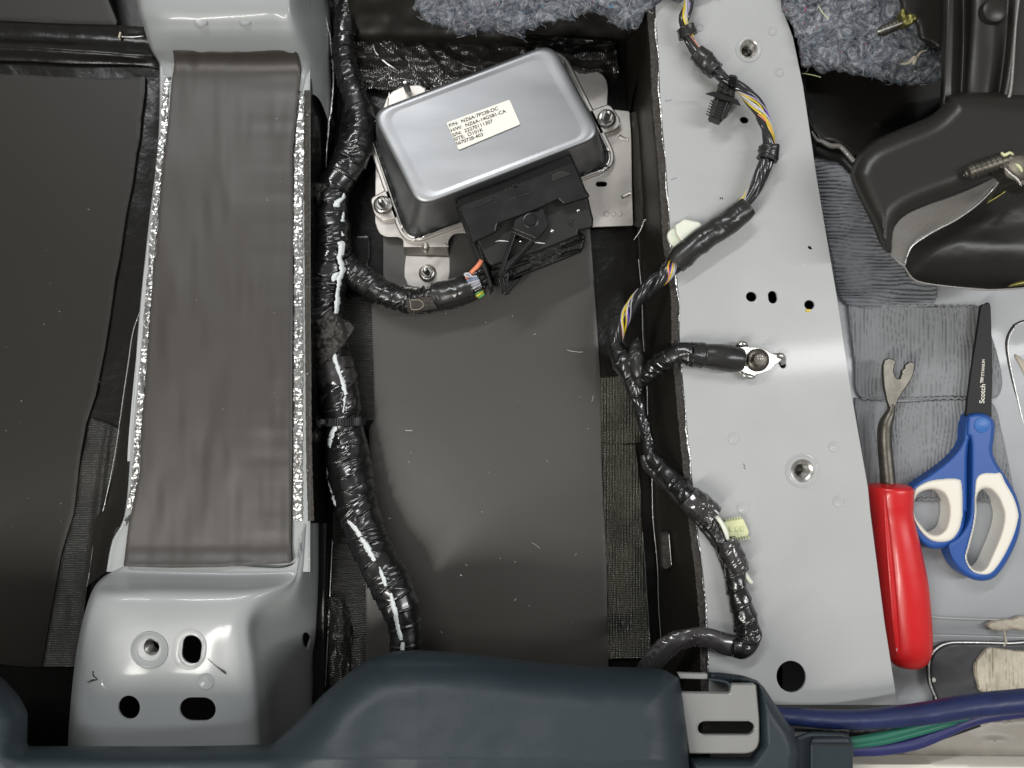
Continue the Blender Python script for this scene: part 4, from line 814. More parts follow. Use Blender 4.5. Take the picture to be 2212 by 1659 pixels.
def stud(x, y, z, h, r, parent, m='steel'):
    pr = []
    nn = int(h / 1.6)
    for i in range(nn): pr.append((r + (.7 if i % 2 else -.3), i * 1.6))
    pr += [(r * .7, h + 1), (r * .55, h + 5), (.01, h + 5.5)]
    return lathe("stud", x, y, z, pr, M[m], parent, 20)
def fnut(x, y, z, parent, rot, r, h):
    o = lathe("flange_nut", x, y, z, [(r, 0), (r, 2), (r * .92, 5), (r * .7, 8), (.01, 8)], M['steel'], parent, 32)
    prism("nut_hex", x, y, z + 5, r * .68, 14, 6, M['steel'], o, rot)
    s = stud(x, y, z + 18, h, r * .27, o)
fnut(*T10([(270, 1330)])[0], 51, cm, .2, 20, 30)
fnut(*T10([(1718, 770)])[0], 51, cm, .3, 20, 34)
stud(*T10([(432, 588)])[0], 50, 40, 6, cm)
# label
lab4 = T10([(680, 795), (1090, 645), (1160, 805), (760, 972)])
lbp = plate("label_sticker", [rquad(lab4, 4, 4)], 205.2, 1.0, M['label'], cm, .3)
a_ = lab4[1][1] - lab4[0][1]; b_ = lab4[1][0] - lab4[0][0]; ra = math.atan2(a_, b_)
for s_, (u, v) in zip(("P/N:  NZ6A-7P238-DC", "H/W:  NZ6A-14G581-CA", "S/N:  22270111307", "SITE:  O101K", "5670728-403"), ((697, 824), (708, 856), (720, 886), (731, 914), (741, 942))):
    p = T10([(u, v - 8)])[0]; text("label_text", s_, p[0], p[1], 205.8, 10.6, ra + .005, M['ink'], cm, .2, 1.12)
# mounting plate
pl = q(1, 0, [(300, 620, 20), (1460, 452, 10), (1560, 448, 50), (1700, 470, 60), (1730, 560, 40), (1722, 705, 10), (1868, 720, 14), (1880, 900, 10), (1884, 1200, 10), (1892, 1462, 10), (1640, 1472, 5), (1100, 1500, 10), (730, 1512, 30), (690, 1560, 30), (696, 1600, 4), (400, 1600, 4), (402, 1560, 20), (380, 1535, 25), (250, 1535, 60), (218, 1440, 20), (222, 1000, 20), (250, 760, 10)])
pl = rquad([(a, b, c / 3) for a, b, c in pl], 3, 6)
plate("mounting_plate", [pl, slot(737.3 + 1685 / 3, 1193 / 3, 6.5, 5)], 36, 5, M['alu_plate'], cm, 1.0)
tabx = [z1([(722, 1085, 35), (1000, 1085, 35), (1200, 1085, 35), (1440, 1085, 35)]), z1([(735, 1110, 33), (1000, 1112, 33), (1200, 1110, 33), (1445, 1100, 33)]), z1([(755, 1270, 10), (1000, 1275, 10), (1200, 1272, 10), (1480, 1290, 10)])]
loft("bent_tab", tabx, M['alu_plate'], 30, 16, cm, th=3)
plate("tab_foot", [rquad([(p[0], p[1], p[2]) for p in z1([(765, 1270, 1), (1482, 1292, 1), (1482, 1400, 10), (1480, 1640, 20), (1400, 1770, 14), (850, 1780, 14), (760, 1690, 14), (740, 1560, 8), (745, 1440, 4)])], 3)], 13, 4, M['alu_plate'], cm, 1.0)
tube("pressed_rib", z1([(1085, 1060, 34, 3), (1090, 1100, 35, 8), (1098, 1180, 26, 6), (1100, 1230, 16, 1)]), M['alu_plate'], cm, 12)
fnut(*z1([(1120, 1550)])[0], 14, cm, .1, 19, 44)
for k, u in enumerate((1718, 1762, 1803)):
    lathe("stamped_mark", 737.3 + u / 3, 1385 / 3, 36, [(6.5, 0), (6, .8), (4.6, .9), (4, .1)], M['alu_plate'], cm, 20)
for c in ([(1800, 880), (1830, 900), (1860, 905)], [(1815, 1280), (1840, 1270), (1875, 1250)]):
    tube("pressed_rib", [(p[0], p[1], 36, 4) for p in T10(c)], M['alu_plate'], cm, 10, flat=.5)

# ---------------------------------------------------------------- connector
cn = thing("connector", "black plastic connector with a v shaped locking lever plugged into the module", "connector", 1130, 520, 20)
hood = z2([(60, 585), (75, 540), (115, 512), (600, 335), (1230, 62), (1262, 42), (1300, 45), (1335, 65), (1420, 250), (1490, 430), (1530, 490), (1535, 512), (1515, 530), (1300, 598), (1268, 608), (1235, 598), (1185, 552), (1000, 640), (760, 735), (530, 820), (520, 850), (510, 905), (430, 950), (250, 1032), (235, 1020), (150, 800)])
pillow("connector_hood", [hood], 172, 7, 6, M['plastic'], 1.6, zbot=60, under=True, parent=cn, dz=lambda x, y, d: .25 * fbm(x / 60, y / 60))
body = z2([(60, 600), (1320, 100), (1525, 540), (1550, 660), (1575, 750), (1572, 840), (1540, 870), (1420, 890), (1412, 945), (1300, 995), (1000, 1115), (700, 1210), (460, 1285), (435, 1270), (400, 1240), (300, 1040)])
pillow("connector_body", [body], 146, 7, 7, M['plastic_m'], 1.8, zbot=52, under=True, parent=cn)
front = z2([(420, 1240), (1400, 880), (1480, 940), (1485, 1010), (1460, 1100), (1440, 1130), (1250, 1210), (1050, 1290), (680, 1430), (500, 1510), (470, 1480), (440, 1400)])
pillow("connector_front", [front], 92, 6, 6, M['plastic_m'], 1.8, zbot=24, under=True, parent=cn, dz=lambda x, y, d: 1.2 * np.sign(vn(x / 9, y / 6, 4)) * .5)
for p in ([(1430, 940), (1465, 920), (1488, 968), (1455, 985)], [(640, 1260), (850, 1215), (860, 1240), (650, 1325)], [(660, 1420), (740, 1360), (910, 1300), (860, 1350), (670, 1430)], [(1225, 1075), (1270, 1040), (1450, 985), (1455, 1010), (1240, 1085)], [(1205, 1165), (1260, 1125), (1450, 1085), (1455, 1100), (1240, 1175)], [(440, 1330), (530, 1300), (530, 1340), (450, 1420)]):
    pillow("connector_rib", [z2(p)], 104, 2.5, 3, M['plastic'], 1.4, zbot=80, parent=cn)
for p in ([(1280, 800), (1290, 790), (1350, 830), (1340, 842)], [(1300, 800), (1345, 768), (1362, 778), (1330, 815)]):
    pillow("moulded_arrow", [z2(p)], 149, 1, 1, M['plastic_m'], 1.2, zbot=144, parent=cn)
for p in ([(225, 525), (450, 455), (460, 470), (250, 540)], [(275, 620), (330, 590), (470, 530), (480, 548), (285, 632)], [(460, 460), (480, 470), (490, 520), (470, 530)]):
    pillow("hood_groove", [z2(p)], 173.5, 1, 1.0, M['plastic_m'], 1.0, zbot=170, parent=cn)
text("moulded_text", "ETM-2", *z2([(595, 440)])[0], 172.6, 15, -.36, M['plastic_m'], cn, .8, 1.1)
text("moulded_text", "TYCO", *z2([(1120, 265)])[0], 172.6, 10, -.36, M['plastic_m'], cn, .8) if False else None
pillow("moulded_mark", [z2([(1110, 265), (1240, 215), (1325, 240), (1330, 270), (1120, 355)])], 173.2, 1.5, 1.0, M['plastic_m'], 1.4, zbot=171, parent=cn)
tube("hood_ridge_sheen", z2([(480, 620, 170.5, .6), (700, 535, 171, 1.6), (880, 470, 171, 1.6), (1060, 392, 171, .6)]), M['plastic'], cn, 8)
# lever
lev = plate("locking_lever", [z2([(695, 820), (710, 770), (770, 728), (860, 690), (960, 672), (985, 650), (1030, 640), (1040, 690), (1060, 730), (1080, 795), (1065, 860), (1000, 935), (935, 1005), (840, 1110), (700, 1255), (575, 1400), (540, 1395), (525, 1365), (560, 1250), (620, 1070), (680, 900)]), z2([(725, 935), (860, 995), (760, 1110), (622, 1235), (660, 1120)])], 168, 14, M['plastic'], cn, 1.8)
lathe("lever_pivot", *z2([(885, 780)])[0], 167, [(15, -2), (15, 1.5), (12.5, 2.2), (11.8, -.5), (9.5, -.5), (9.2, 4), (.01, 4.4)], M['plastic'], lev, 32)
for a, b in (((685, 860), (945, 968)), ((678, 900), (930, 1010))):
    tube("lever_step", [z2([a])[0] + (169.5, .9), z2([b])[0] + (169.5, .9)], M['steel_dark'], lev, 8)
for a, b in (((725, 890), (560, 1370)), ((905, 990), (600, 1330))):
    tube("lever_rib", [z2([a])[0] + (171, 1.8), z2([b])[0] + (171, 1.8)], M['plastic'], lev, 8)
pillow("lever_tail", [z2([(525, 1370), (560, 1390), (640, 1330), (660, 1340), (650, 1430), (800, 1390), (640, 1590), (610, 1605), (575, 1590), (550, 1500)])], 118, 4, 8, M['plastic'], 1.6, zbot=60, under=True, parent=lev)
for x in (545, 590, 625): tube("lever_rib", z2([(x - 10, 1400, 122, 1.6), (x + 25, 1585, 112, 1.4)]), M['plastic'], lev, 8)
for p in ([(495, 1010), (540, 1000), (590, 1002), (638, 1010)], [(925, 1020), (975, 1022), (1042, 1030)]):
    tube("white_chalk_mark", [(a, b, 147, 1.3 if 0 < i < len(p) - 1 else .7) for i, (a, b) in enumerate(z2(p))], M['white'], cn, 6, 2, disp=lambda s, t, r: .4 * fbm(s / 3, t))
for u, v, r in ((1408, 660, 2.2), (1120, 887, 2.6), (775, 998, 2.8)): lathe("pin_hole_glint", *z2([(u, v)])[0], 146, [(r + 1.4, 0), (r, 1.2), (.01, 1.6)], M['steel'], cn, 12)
# wire guide fins
tube("guide_fin", z2([(300, 1040, 128, 2), (370, 1235, 120, 2.2), (345, 1240, 110, 2), (465, 1555, 74, 1.8)]), M['plastic'], cn, 8)
tube("guide_fin", z2([(265, 1325, 118, 1.6), (290, 1330, 116, 1.8), (345, 1480, 100, 1.8), (390, 1600, 82, 1.6)]), M['plastic'], cn, 8)
pillow("wire_guide", [z2([(60, 640), (110, 610), (310, 1040), (400, 1250), (470, 1500), (430, 1560), (395, 1400), (300, 1220), (250, 1110)])], 120, 5, 6, M['plastic_m'], 1.8, zbot=50, parent=cn)

# ================================================================ MAIN HARNESS
mh = thing("wiring_harness", "thick black tape wrapped main harness with white paint dashes", "wiring harness", 735, 800, 10)
trunk = [(752, -60, 60, 19), (757, 0, 60, 19), (746, 50, 60, 20), (744, 100, 60, 21), (752, 160, 60, 23), (772, 221, 60, 25), (779, 274, 62, 27), (764, 328, 64, 32), (737, 381, 66, 30), (721, 408, 66, 31), (716, 461, 66, 31), (719, 514, 66, 34), (715, 568, 66, 38), (706, 621, 64, 36), (702, 680, 62, 34),
         (711, 733, 60, 35), (725, 787, 60, 33), (733, 840, 60, 36), (740, 893, 60, 36), (747, 947, 62, 38), (753, 1000, 64, 42), (762, 1053, 70, 40), (776, 1106, 78, 38), (800, 1180, 90, 36), (838, 1250, 104, 38), (860, 1300, 110, 35), (873, 1350, 114, 30), (875, 1400, 116, 28), (870, 1470, 116, 27)]
TA = catmull(trunk, 4.0)
tube("tape_wrap", trunk, M['tape'], mh, 72, 1.5, disp=tape_disp(30, 1.8, 1.0, 3))
branch = z3([(430, 1290, 66, 24)]) + [(755, 581, 62, 24), (792, 608, 60, 26), (827, 632, 60, 25), (863, 647, 60, 25), (904, 650, 60, 25), (954, 642, 62, 25), (985, 633, 66, 25)]
tube("branch_wrap", branch, M['tape'], mh, 60, 1.5, disp=tape_disp(26, 1.6, 1.3, 12, -1))
tube("branch_sleeve", q(1, 1, [(600, 265, 62, 26.5), (700, 250, 64, 27), (800, 222, 68, 26), (860, 200, 72, 24)]), M['tape_thin'], mh, 60, 1.5, disp=tape_disp(60, .6, .8, 31))
tube("tape_overwrap", [(a, b, c, d + 1.2) for a, b, c, d in [(722, 775, 60, 33), (728, 812, 60, 35), (735, 860, 60, 36), (739, 886, 60, 36)]], M['tape_sheen'], mh, 72, 1.5, disp=tape_disp(200, .8, 2.0, 83))
def tz(x, y):
    d = np.hypot(TA[:, 0] - x, TA[:, 1] - y); i = int(d.argmin()); r = TA[i, 3] * 1.10 + 1.8
    return TA[i, 2] + math.sqrt(max(r * r - min(d[i], r * .98) ** 2, 0)) + 1.2
def mark(pts, hw, lab=None):
    A = catmull([(p[0], p[1], p[2] if len(p) > 2 else hw) for p in pts], 1.5)
    T = np.gradient(A[:, :2], axis=0); T /= np.linalg.norm(T, axis=1)[:, None] + 1e-9; V = []
    us = (-1, -.5, 0, .5, 1)
    for i in range(len(A)):
        for u in us:
            w_ = 1.0 * A[i, 2] * u * (1 + .35 * float(vn(A[i, 1] / 4.0, A[i, 0] / 4.0 + u * 5))); x = A[i, 0] - T[i, 1] * w_; y = A[i, 1] + T[i, 0] * w_
            z = tz(x, y) + (3.4 if abs(u) < 1 else .2); V.append(W(x, y, z))
    i = np.arange(len(A) * 5).reshape(-1, 5); F = np.stack([i[:-1, :-1], i[1:, :-1], i[1:, 1:], i[:-1, 1:]], -1).reshape(-1, 4).tolist()
    mk("paint_mark", V, F, M['white'], mh)
mark(z3([(437, 735, 1.5), (432, 770, 4), (400, 800, 5), (375, 825, 7), (350, 835, 3)]), 4)
mark(z3([(435, 885, 1), (430, 920, 3), (425, 965, 3.5)]), 3); mark(z3([(418, 1045, 1), (430, 1080, 3)]), 3)
mark(z3([(385, 1135, 2), (415, 1150, 7), (410, 1210, 7), (400, 1260, 5), (415, 1310, 5.5), (425, 1370, 6), (400, 1430, 5), (395, 1480, 4), (385, 1540, 4), (385, 1600, 5), (378, 1659, 5)]) + z4([(383, 90, 6), (370, 190, 4)]), 5)
mark(z3([(395, 1380, 2), (370, 1400, 5), (350, 1430, 6), (350, 1450, 2)]), 4)
mark(z4([(360, 510, 3), (365, 560, 5), (385, 620, 4.5), (405, 690, 4), (430, 760, 5), (455, 845, 4)]), 4.5)
mark(z4([(450, 855, 2), (438, 885, 3), (440, 920, 2), (428, 990, 1.5)]), 2)
mark(z4([(365, 1095, 6), (345, 1150, 5), (318, 1210, 6), (315, 1280, 5), (305, 1370, 4), (310, 1470, 4), (320, 1560, 4), (345, 1640, 4)]) + [(724, 1085, 4), (737, 1106, 4)] + q(1, 2, [(40, 60, 4), (90, 110, 5), (120, 160, 5)]), 4.5)
mark(q(1, 2, [(125, 165, 3), (150, 200, 5), (185, 260, 5.5), (215, 318, 4)]), 5)
mark(q(1, 2, [(247, 355, 1.5), (265, 410, 4), (290, 480, 4.5)]), 4)
mark(q(1, 2, [(320, 525, 3), (330, 590, 5), (350, 660, 5.5), (360, 720, 5), (378, 790, 5.5), (388, 830, 4)]), 5)
mark(q(1, 2, [(400, 845, 4), (396, 895, 4.5)]), 4)
# torn cloth tape flap draped over the trunk
def flap(name, loop, m, h, seed, parent, amp=3.0, edge=3):
    zf = np.vectorize(lambda x, y: max(tz(x, y), 40))
    return pillow(name, [loop], lambda x, y: zf(x, y) + h, edge, 2, m, 1.8, parent=parent, dz=lambda x, y, d: amp * fbm(x / 14, y / 14, seed) + 1.2 * fbm(x / 5, y / 9, seed))
flap("cloth_tape_flap", z4([(165, 290), (240, 240), (320, 160), (370, 195), (430, 235), (490, 265), (522, 318), (480, 370), (440, 440), (380, 495), (340, 540), (280, 570), (225, 600), (205, 560), (190, 480), (165, 400)]), M['cloth'], 5, 3, mh, 6.5)
solid(flap("cloth_tape_flap", z4([(205, 490), (240, 475), (300, 520), (330, 545), (270, 590), (240, 640), (215, 620), (200, 560)]), M['cloth'], 9, 8, mh, 4.0), 2)
flap("tape_scrap", z4([(152, 590), (200, 590), (225, 640), (215, 700), (228, 770), (215, 800), (180, 740), (160, 680)]), M['tape_thin'], 4, 18, mh, 5)
flap("cloth_patch", [], M['cloth'], 1, 1, mh) if False else None
# fuzzy cloth patch on the branch
BA = catmull(branch, 3.0)
def bz(x, y):
    d = np.hypot(BA[:, 0] - x, BA[:, 1] - y); i = int(d.argmin()); r = BA[i, 3] * 1.10 + 1.8
    return BA[i, 2] + math.sqrt(max(r * r - min(d[i], r * .97) ** 2, 0)) + 1.5
pillow("cloth_patch", [q(1, 1, [(418, 290), (440, 285), (500, 268), (588, 262), (600, 300), (622, 340), (560, 352), (430, 368), (425, 330)])], np.vectorize(bz), 2, 1, M['foam'], 1.8, parent=mh, dz=lambda x, y, d: 1.4 + .8 * vn(x / 1.8, y / 1.8))
tube("patch_outline", [(a, b, float(bz(a, b)) + 3, .6) for a, b in q(1, 1, [(440, 285), (500, 285), (525, 300), (530, 325), (500, 345), (455, 345), (450, 310), (440, 290)])], M['sealant'], mh, 6)
# small wires entering the connector
for i, (c, p) in enumerate((('wire_o', [(180, 1410, 100, 4.5), (230, 1350, 112, 4.5), (300, 1280, 118, 5), (345, 1215, 120, 5)]), ('wire_w', [(225, 1400, 112, 2.2), (175, 1390, 116, 2.4), (155, 1368, 116, 2.2), (200, 1362, 118, 2.2), (235, 1395, 116, 2.2), (285, 1392, 112, 2.2)]),
                        ('wire_bl', [(190, 1440, 96, 4), (240, 1425, 102, 4), (310, 1410, 106, 4)]), ('wire_w', [(205, 1465, 94, 3.6), (250, 1450, 100, 3.6), (320, 1425, 104, 3.6)]), ('wire_gr', [(225, 1500, 92, 4), (270, 1480, 98, 4), (330, 1445, 100, 4)]),
                        ('wire_w', [(240, 1530, 90, 3), (290, 1500, 94, 3), (340, 1475, 96, 3)]), ('wire_b', [(255, 1560, 84, 6), (310, 1530, 88, 6), (380, 1500, 90, 6)]), ('wire_g', [(275, 1590, 82, 3.6), (320, 1560, 86, 3.6), (360, 1530, 86, 3.6)]),
                        ('wire_y', [(285, 1612, 80, 3.2), (330, 1580, 84, 3.2), (360, 1550, 84, 3.2)]), ('wire_g', [(310, 1622, 76, 3.6), (350, 1600, 80, 3.6), (380, 1570, 80, 3.6)]), ('wire_b', [(170, 1420, 88, 6), (260, 1380, 92, 7), (360, 1330, 92, 8)]), ('wire_b', [(300, 1500, 78, 7), (360, 1470, 80, 8), (430, 1420, 80, 8)]))):
    tube("wire", z2(p), M[c], mh, 10, 2)
# zip tie with ribs around the trunk, and its anchor on the beam
ti = int(np.hypot(TA[:, 0] - 741, TA[:, 1] - 908).argmin())
def ring_tie(cx, cy, cz, r, wdt, tilt, m, parent, nr=64):
    c = np.array(W(cx, cy, cz)); V = []; n = 120
    for i in range(n):
        a = 2 * math.pi * i / n; rr = (r + (1.1 if (i % 2) else 0)) * U
        for w_, ro in ((-wdt, -1.5), (-wdt, 0), (wdt, 0), (wdt, -1.5)):
            rq = rr + ro * U
            p = np.array([math.cos(a) * rq, w_ * U + math.cos(a) * tilt * r * U, math.sin(a) * rq * 1.0]); V.append(c + p)
    i = np.arange(n * 4).reshape(n, 4); j = np.roll(i, -1, 0); k = np.roll(i, -1, 1); l = np.roll(j, -1, 1)
    F = np.stack([i, j, l, k], -1).reshape(-1, 4).tolist()
    return mk("tie_band", V, F, m, parent, smooth=False)
zt = thing("cable_tie", "black ribbed cable tie round the main harness with its anchor on the beam", "cable tie", 700, 915, 60)
ring_tie(741, 910, 62, 45, 8, .02, M['plastic'], zt)
pillow("tie_head", [z4([(200, 1030), (225, 1050), (245, 1040), (290, 1045), (290, 1085), (250, 1100), (235, 1120), (205, 1115)])], 118, 4, 5, M['plastic'], 1.5, zbot=80, parent=zt)
pillow("tie_anchor", [z4([(112, 1040), (150, 1040), (165, 1025), (200, 1020), (215, 1060), (205, 1130), (230, 1150), (230, 1200), (200, 1245), (170, 1215), (115, 1240)])], 104, 6, 8, M['plastic_m'], 1.6, zbot=40, parent=zt, dz=lambda x, y, d: 2 * np.sign(vn(x / 10, y / 9)))
ca = thing("clip_anchor", "small black clip tying the main harness to the beam near the module", "clip", 685, 408, 60)
pillow("clip_body", [z3([(120, 650), (140, 620), (180, 640), (240, 650), (300, 655), (300, 700), (250, 740), (250, 780), (215, 820), (195, 770), (130, 770), (115, 730)])], 112, 6, 8, M['plastic_m'], 1.5, zbot=40, parent=ca, dz=lambda x, y, d: 2.4 * np.sign(vn(x / 6, y / 8)))
loft("clip_strap", [z3([(240, 690, 90), (330, 660, 104), (420, 680, 100), (470, 730, 80)]), z3([(240, 740, 90), (320, 690, 104), (400, 705, 100), (455, 750, 80)])], M['plastic'], 30, 6, ca, th=2)

# ================================================================ RIGHT HARNESS
rh = thing("wiring_harness", "thin harness of twisted black, yellow and purple wires curving over the right beam", "wiring harness", 1560, 400, 180)
up = z7([(310, -30), (295, 60), (268, 130), (275, 200), (310, 300), (360, 390), (450, 480), (560, 580), (640, 630), (720, 690), (800, 780), (860, 880), (893, 1000), (903, 1110), (880, 1210), (840, 1300), (790, 1410), (720, 1510), (640, 1590)])
zz = [210, 215, 220, 216, 212, 210, 212, 218, 222, 222, 222, 222, 220, 218, 216, 214, 212, 210, 208]; rr = [11, 12, 13, 13, 13, 13, 13, 13, 14, 15, 17, 16, 15, 15, 17, 18, 17, 15, 15]
upp = [(a, b, z, r) for (a, b), z, r in zip(up, zz, rr)]
upp2 = [(1470, 560, 200, 18), (1434, 595, 190, 18), (1397, 626, 174, 17), (1373, 651, 160, 15), (1352, 683, 146, 14), (1338, 718, 130, 12), (1331, 748, 116, 12)]
def bundle(pts, seed, wires, turn=170.0, core=True):
    A = catmull(pts, 2.0); s = np.concatenate([[0], np.cumsum(np.hypot(np.diff(A[:, 0]), np.diff(A[:, 1])))])
    T = np.gradient(A[:, :2], axis=0); T /= np.linalg.norm(T, axis=1)[:, None]; Nn = np.stack([-T[:, 1], T[:, 0]], 1)
    for i, (m, rw, off, ph) in enumerate(wires):
        a = ph + 2 * math.pi * s / turn + .9 * vn(s / 60, i * 3.3, seed)
        R = A[:, 3] * off; x = A[:, 0] + Nn[:, 0] * R * np.cos(a); y = A[:, 1] + Nn[:, 1] * R * np.cos(a); z = A[:, 2] + R * np.sin(a)
        r = np.where(rw < 1.01, A[:, 3] * rw, rw) if rw < 1.01 else np.full(len(A), rw)
        P = np.stack([x, y, z, r], 1)[::2]
        tube("wire", [tuple(p) for p in P], M[m], rh, 10, 3)
W_ = [('wire_b', .52, .52, 2.1), ('wire_b', .52, .50, 3.6), ('wire_b', .50, .52, 5.2), ('wire_b', .40, .40, .5), ('wire_y', 2.1, .84, .15), ('wire_w', 1.7, .86, .42), ('wire_o', 1.3, .84, 6.1), ('wire_p', 1.7, .80, .95), ('wire_w', 1.3, .86, .68), ('wire_y', 1.7, .84, .28), ('wire_b', .26, .80, 2.9), ('wire_b', .28, .80, 4.4), ('wire_gr', 1.5, .86, 1.2)]
bundle([(p[0], p[1], p[2], p[3] * .88) for p in upp], 2, W_, 260)
bundle(upp2, 5, W_, 150)
for a, b, ex_ in ((3, 5, 2.2), (5, 7, 1.6)):      # black tape bands holding the bundle
    pts = [(p[0], p[1], p[2], p[3] + ex_) for p in upp[a:b + 1]]
    Aq = catmull(pts, 2.0); k0, k1 = int(len(Aq) * .0), int(len(Aq) * .42) if a == 3 else int(len(Aq) * .75)
    tube("tape_band", [tuple(p) for p in Aq[k0:max(k1, 6)]], M['tape_thin'], rh, 32, 1.5, disp=tape_disp(40, .8, .7, a))
tp = catmull(upp, 2.0)
for f0, f1, e in ((.70, .76, 1.4),):
    tube("tape_band", [tuple(p[:3]) + (p[3] + e,) for p in tp[int(len(tp) * f0):int(len(tp) * f1)]][::3], M['tape_thin'], rh, 36, 1.5, disp=tape_disp(55, 1.0, 1.0, 40 + int(f0 * 10)))
tube("heat_sleeve", [(1614, 448, 210, 18), (1598, 462, 210, 20), (1562, 488, 210, 20), (1530, 508, 209, 21), (1500, 530, 208, 21), (1472, 556, 205, 20), (1458, 572, 202, 19)], M['tape_thin'], rh, 40, 1.5, disp=tape_disp(300, .5, .5, 22))
def slim(p, k): return [(a[0], a[1], a[2], a[3] * k) for a in p]
tube("tape_wrap", slim([(1325, 742, 118, 12), (1338, 765, 122, 20), (1352, 785, 126, 25), (1366, 818, 128, 20), (1374, 850, 128, 15), (1384, 888, 128, 11), (1397, 936, 132, 11), (1408, 982, 140, 12), (1434, 1014, 156, 16), (1465, 1050, 180, 19)], .92), M['tape'], rh, 56, 1.4, disp=tape_disp(40, 1.2, .8, 7))
tube("tape_wrap", slim([(1465, 1050, 180, 18), (1494, 1082, 200, 20), (1520, 1114, 206, 17), (1548, 1151, 206, 13), (1566, 1180, 207, 17), (1584, 1221, 208, 20), (1592, 1270, 208, 19), (1604, 1313, 208, 21), (1612, 1350, 208, 22), (1617, 1376, 208, 23), (1602, 1397, 208, 22), (1580, 1396, 208, 16)], .92), M['tape'], rh, 56, 1.4, disp=tape_disp(34, 1.4, .8, 8))
tube("tape_band", slim([(1606, 1392, 208, 19), (1590, 1397, 208, 22), (1570, 1392, 208, 22), (1545, 1383, 208, 20), (1503, 1375, 208, 19), (1462, 1385, 206, 20), (1430, 1407, 200, 22), (1405, 1440, 190, 22), (1385, 1480, 170, 20)], .84), M['tape_sheen'], rh, 56, 1.4, flat=.55, disp=tape_disp(300, .5, 1.3, 9))
tube("tape_wrap", [(1378, 735, 130, 4), (1374, 760, 140, 13), (1376, 790, 142, 16), (1380, 815, 138, 15), (1378, 840, 134, 8)], M['tape_thin'], rh, 36, 1.5, disp=tape_disp(44, 1.2, 1.5, 17))
tube("side_wire", z5([(380, 1480, 120, 6), (400, 1560, 126, 7), (470, 1640, 140, 7)]) + z6([(250, 180, 160, 7), (420, 350, 190, 8), (540, 480, 196, 8), (640, 620, 198, 8), (690, 760, 200, 7), (720, 860, 200, 6)]), M['tape_thin'], rh, 20, 2, disp=tape_disp(60, .5, .5, 71))
tube("ground_branch", z5([(375, 870, 140, 12), (405, 830, 150, 15), (450, 780, 164, 16), (540, 710, 186, 17), (620, 668, 200, 17), (700, 650, 206, 18), (780, 662, 206, 21)]), M['tape'], rh, 48, 1.4, disp=tape_disp(18, 1.2, 1.3, 27))
tube("ground_sleeve", z5([(760, 662, 206, 20), (850, 665, 206, 21), (870, 668, 206, 19), (960, 676, 206, 21.5), (1060, 690, 205, 22), (1120, 697, 204, 21.5), (1165, 703, 202, 19)]), M['tape_thin'], rh, 48, 1.5, disp=tape_disp(400, .3, .35, 33))
# splice tapes with pale highlight
tube("splice_tape", z6([(420, 265, 210, 21), (470, 310, 212, 24), (540, 360, 212, 24), (600, 415, 212, 22)]), M['tape_sheen'], rh, 40, 1.5, disp=tape_disp(50, 1.2, 1.4, 51))
tube("splice_tape", z6([(710, 590, 212, 17), (740, 660, 214, 19), (775, 760, 214, 20), (805, 830, 214, 18)]), M['tape_sheen'], rh, 40, 1.5, disp=tape_disp(22, 1.4, 1.5, 61))
tube("white_strap", z6([(620, 395, 222, 4), (670, 460, 224, 4), (705, 530, 224, 4.5), (722, 590, 222, 3)]), M['clip_white'], rh, 10, 2, flat=.6)
tube("white_strap", z6([(845, 835, 212, 5), (875, 885, 210, 4.5), (900, 910, 208, 3.2)]), M['clip_white'], rh, 10, 2)
# ring terminal and ground bolt
tm = thing("ground_bolt", "dark hex bolt clamping the ring terminal to the right beam", "bolt", 1640, 772, ZR)
tl = plate("ring_terminal", [chaikin(z5([(1118, 615), (1130, 580), (1170, 570), (1218, 580), (1212, 602), (1290, 600), (1360, 618), (1420, 655), (1478, 664), (1498, 690), (1480, 720), (1440, 742), (1405, 785), (1345, 812), (1280, 822), (1285, 842), (1215, 835), (1160, 790), (1140, 730), (1165, 690)]), 2)], 196, 5, M['steel'], rh, 1.2)
tube("terminal_crimp", z5([(1125, 590, 196, 3), (1150, 575, 202, 6), (1190, 575, 204, 6), (1215, 585, 198, 3)]), M['steel'], tl, 10)
tube("terminal_crimp", z5([(1150, 800, 194, 3), (1200, 830, 197, 5), (1245, 842, 196, 5), (1282, 842, 194, 2)]), M['steel'], tl, 10)
tube("terminal_hook", z5([(1455, 668, 196, 5), (1485, 672, 194, 7), (1500, 695, 188, 7), (1500, 725, 178, 6)]), M['steel'], tl, 10)
cx_, cy_ = z5([(1298, 705)])[0]
lathe("bolt_flange", cx_, cy_, 197, [(22, 0), (22, 2), (20, 5), (14, 8), (.01, 8)], M['steel_dark'], tm, 40)
prism("bolt_hex", cx_, cy_, 203, 15, 16, 6, M['steel_dark'], tm, .25)
lathe("bolt_tip", cx_ + 1, cy_ - 1, 219, [(12, 0), (12, 9), (10.5, 11), (.01, 11.5)], M['steel_dark'], tm, 28)
for dx, dy in ((-5, -3), (0, -4), (5, -3), (-4, 2), (1, 2), (6, 2)): lathe("head_dot", cx_ + 5 + dx, cy_ - 5 + dy, 230, [(1.6, 0), (1, 1), (.01, 1)], M['steel'], tm, 8)
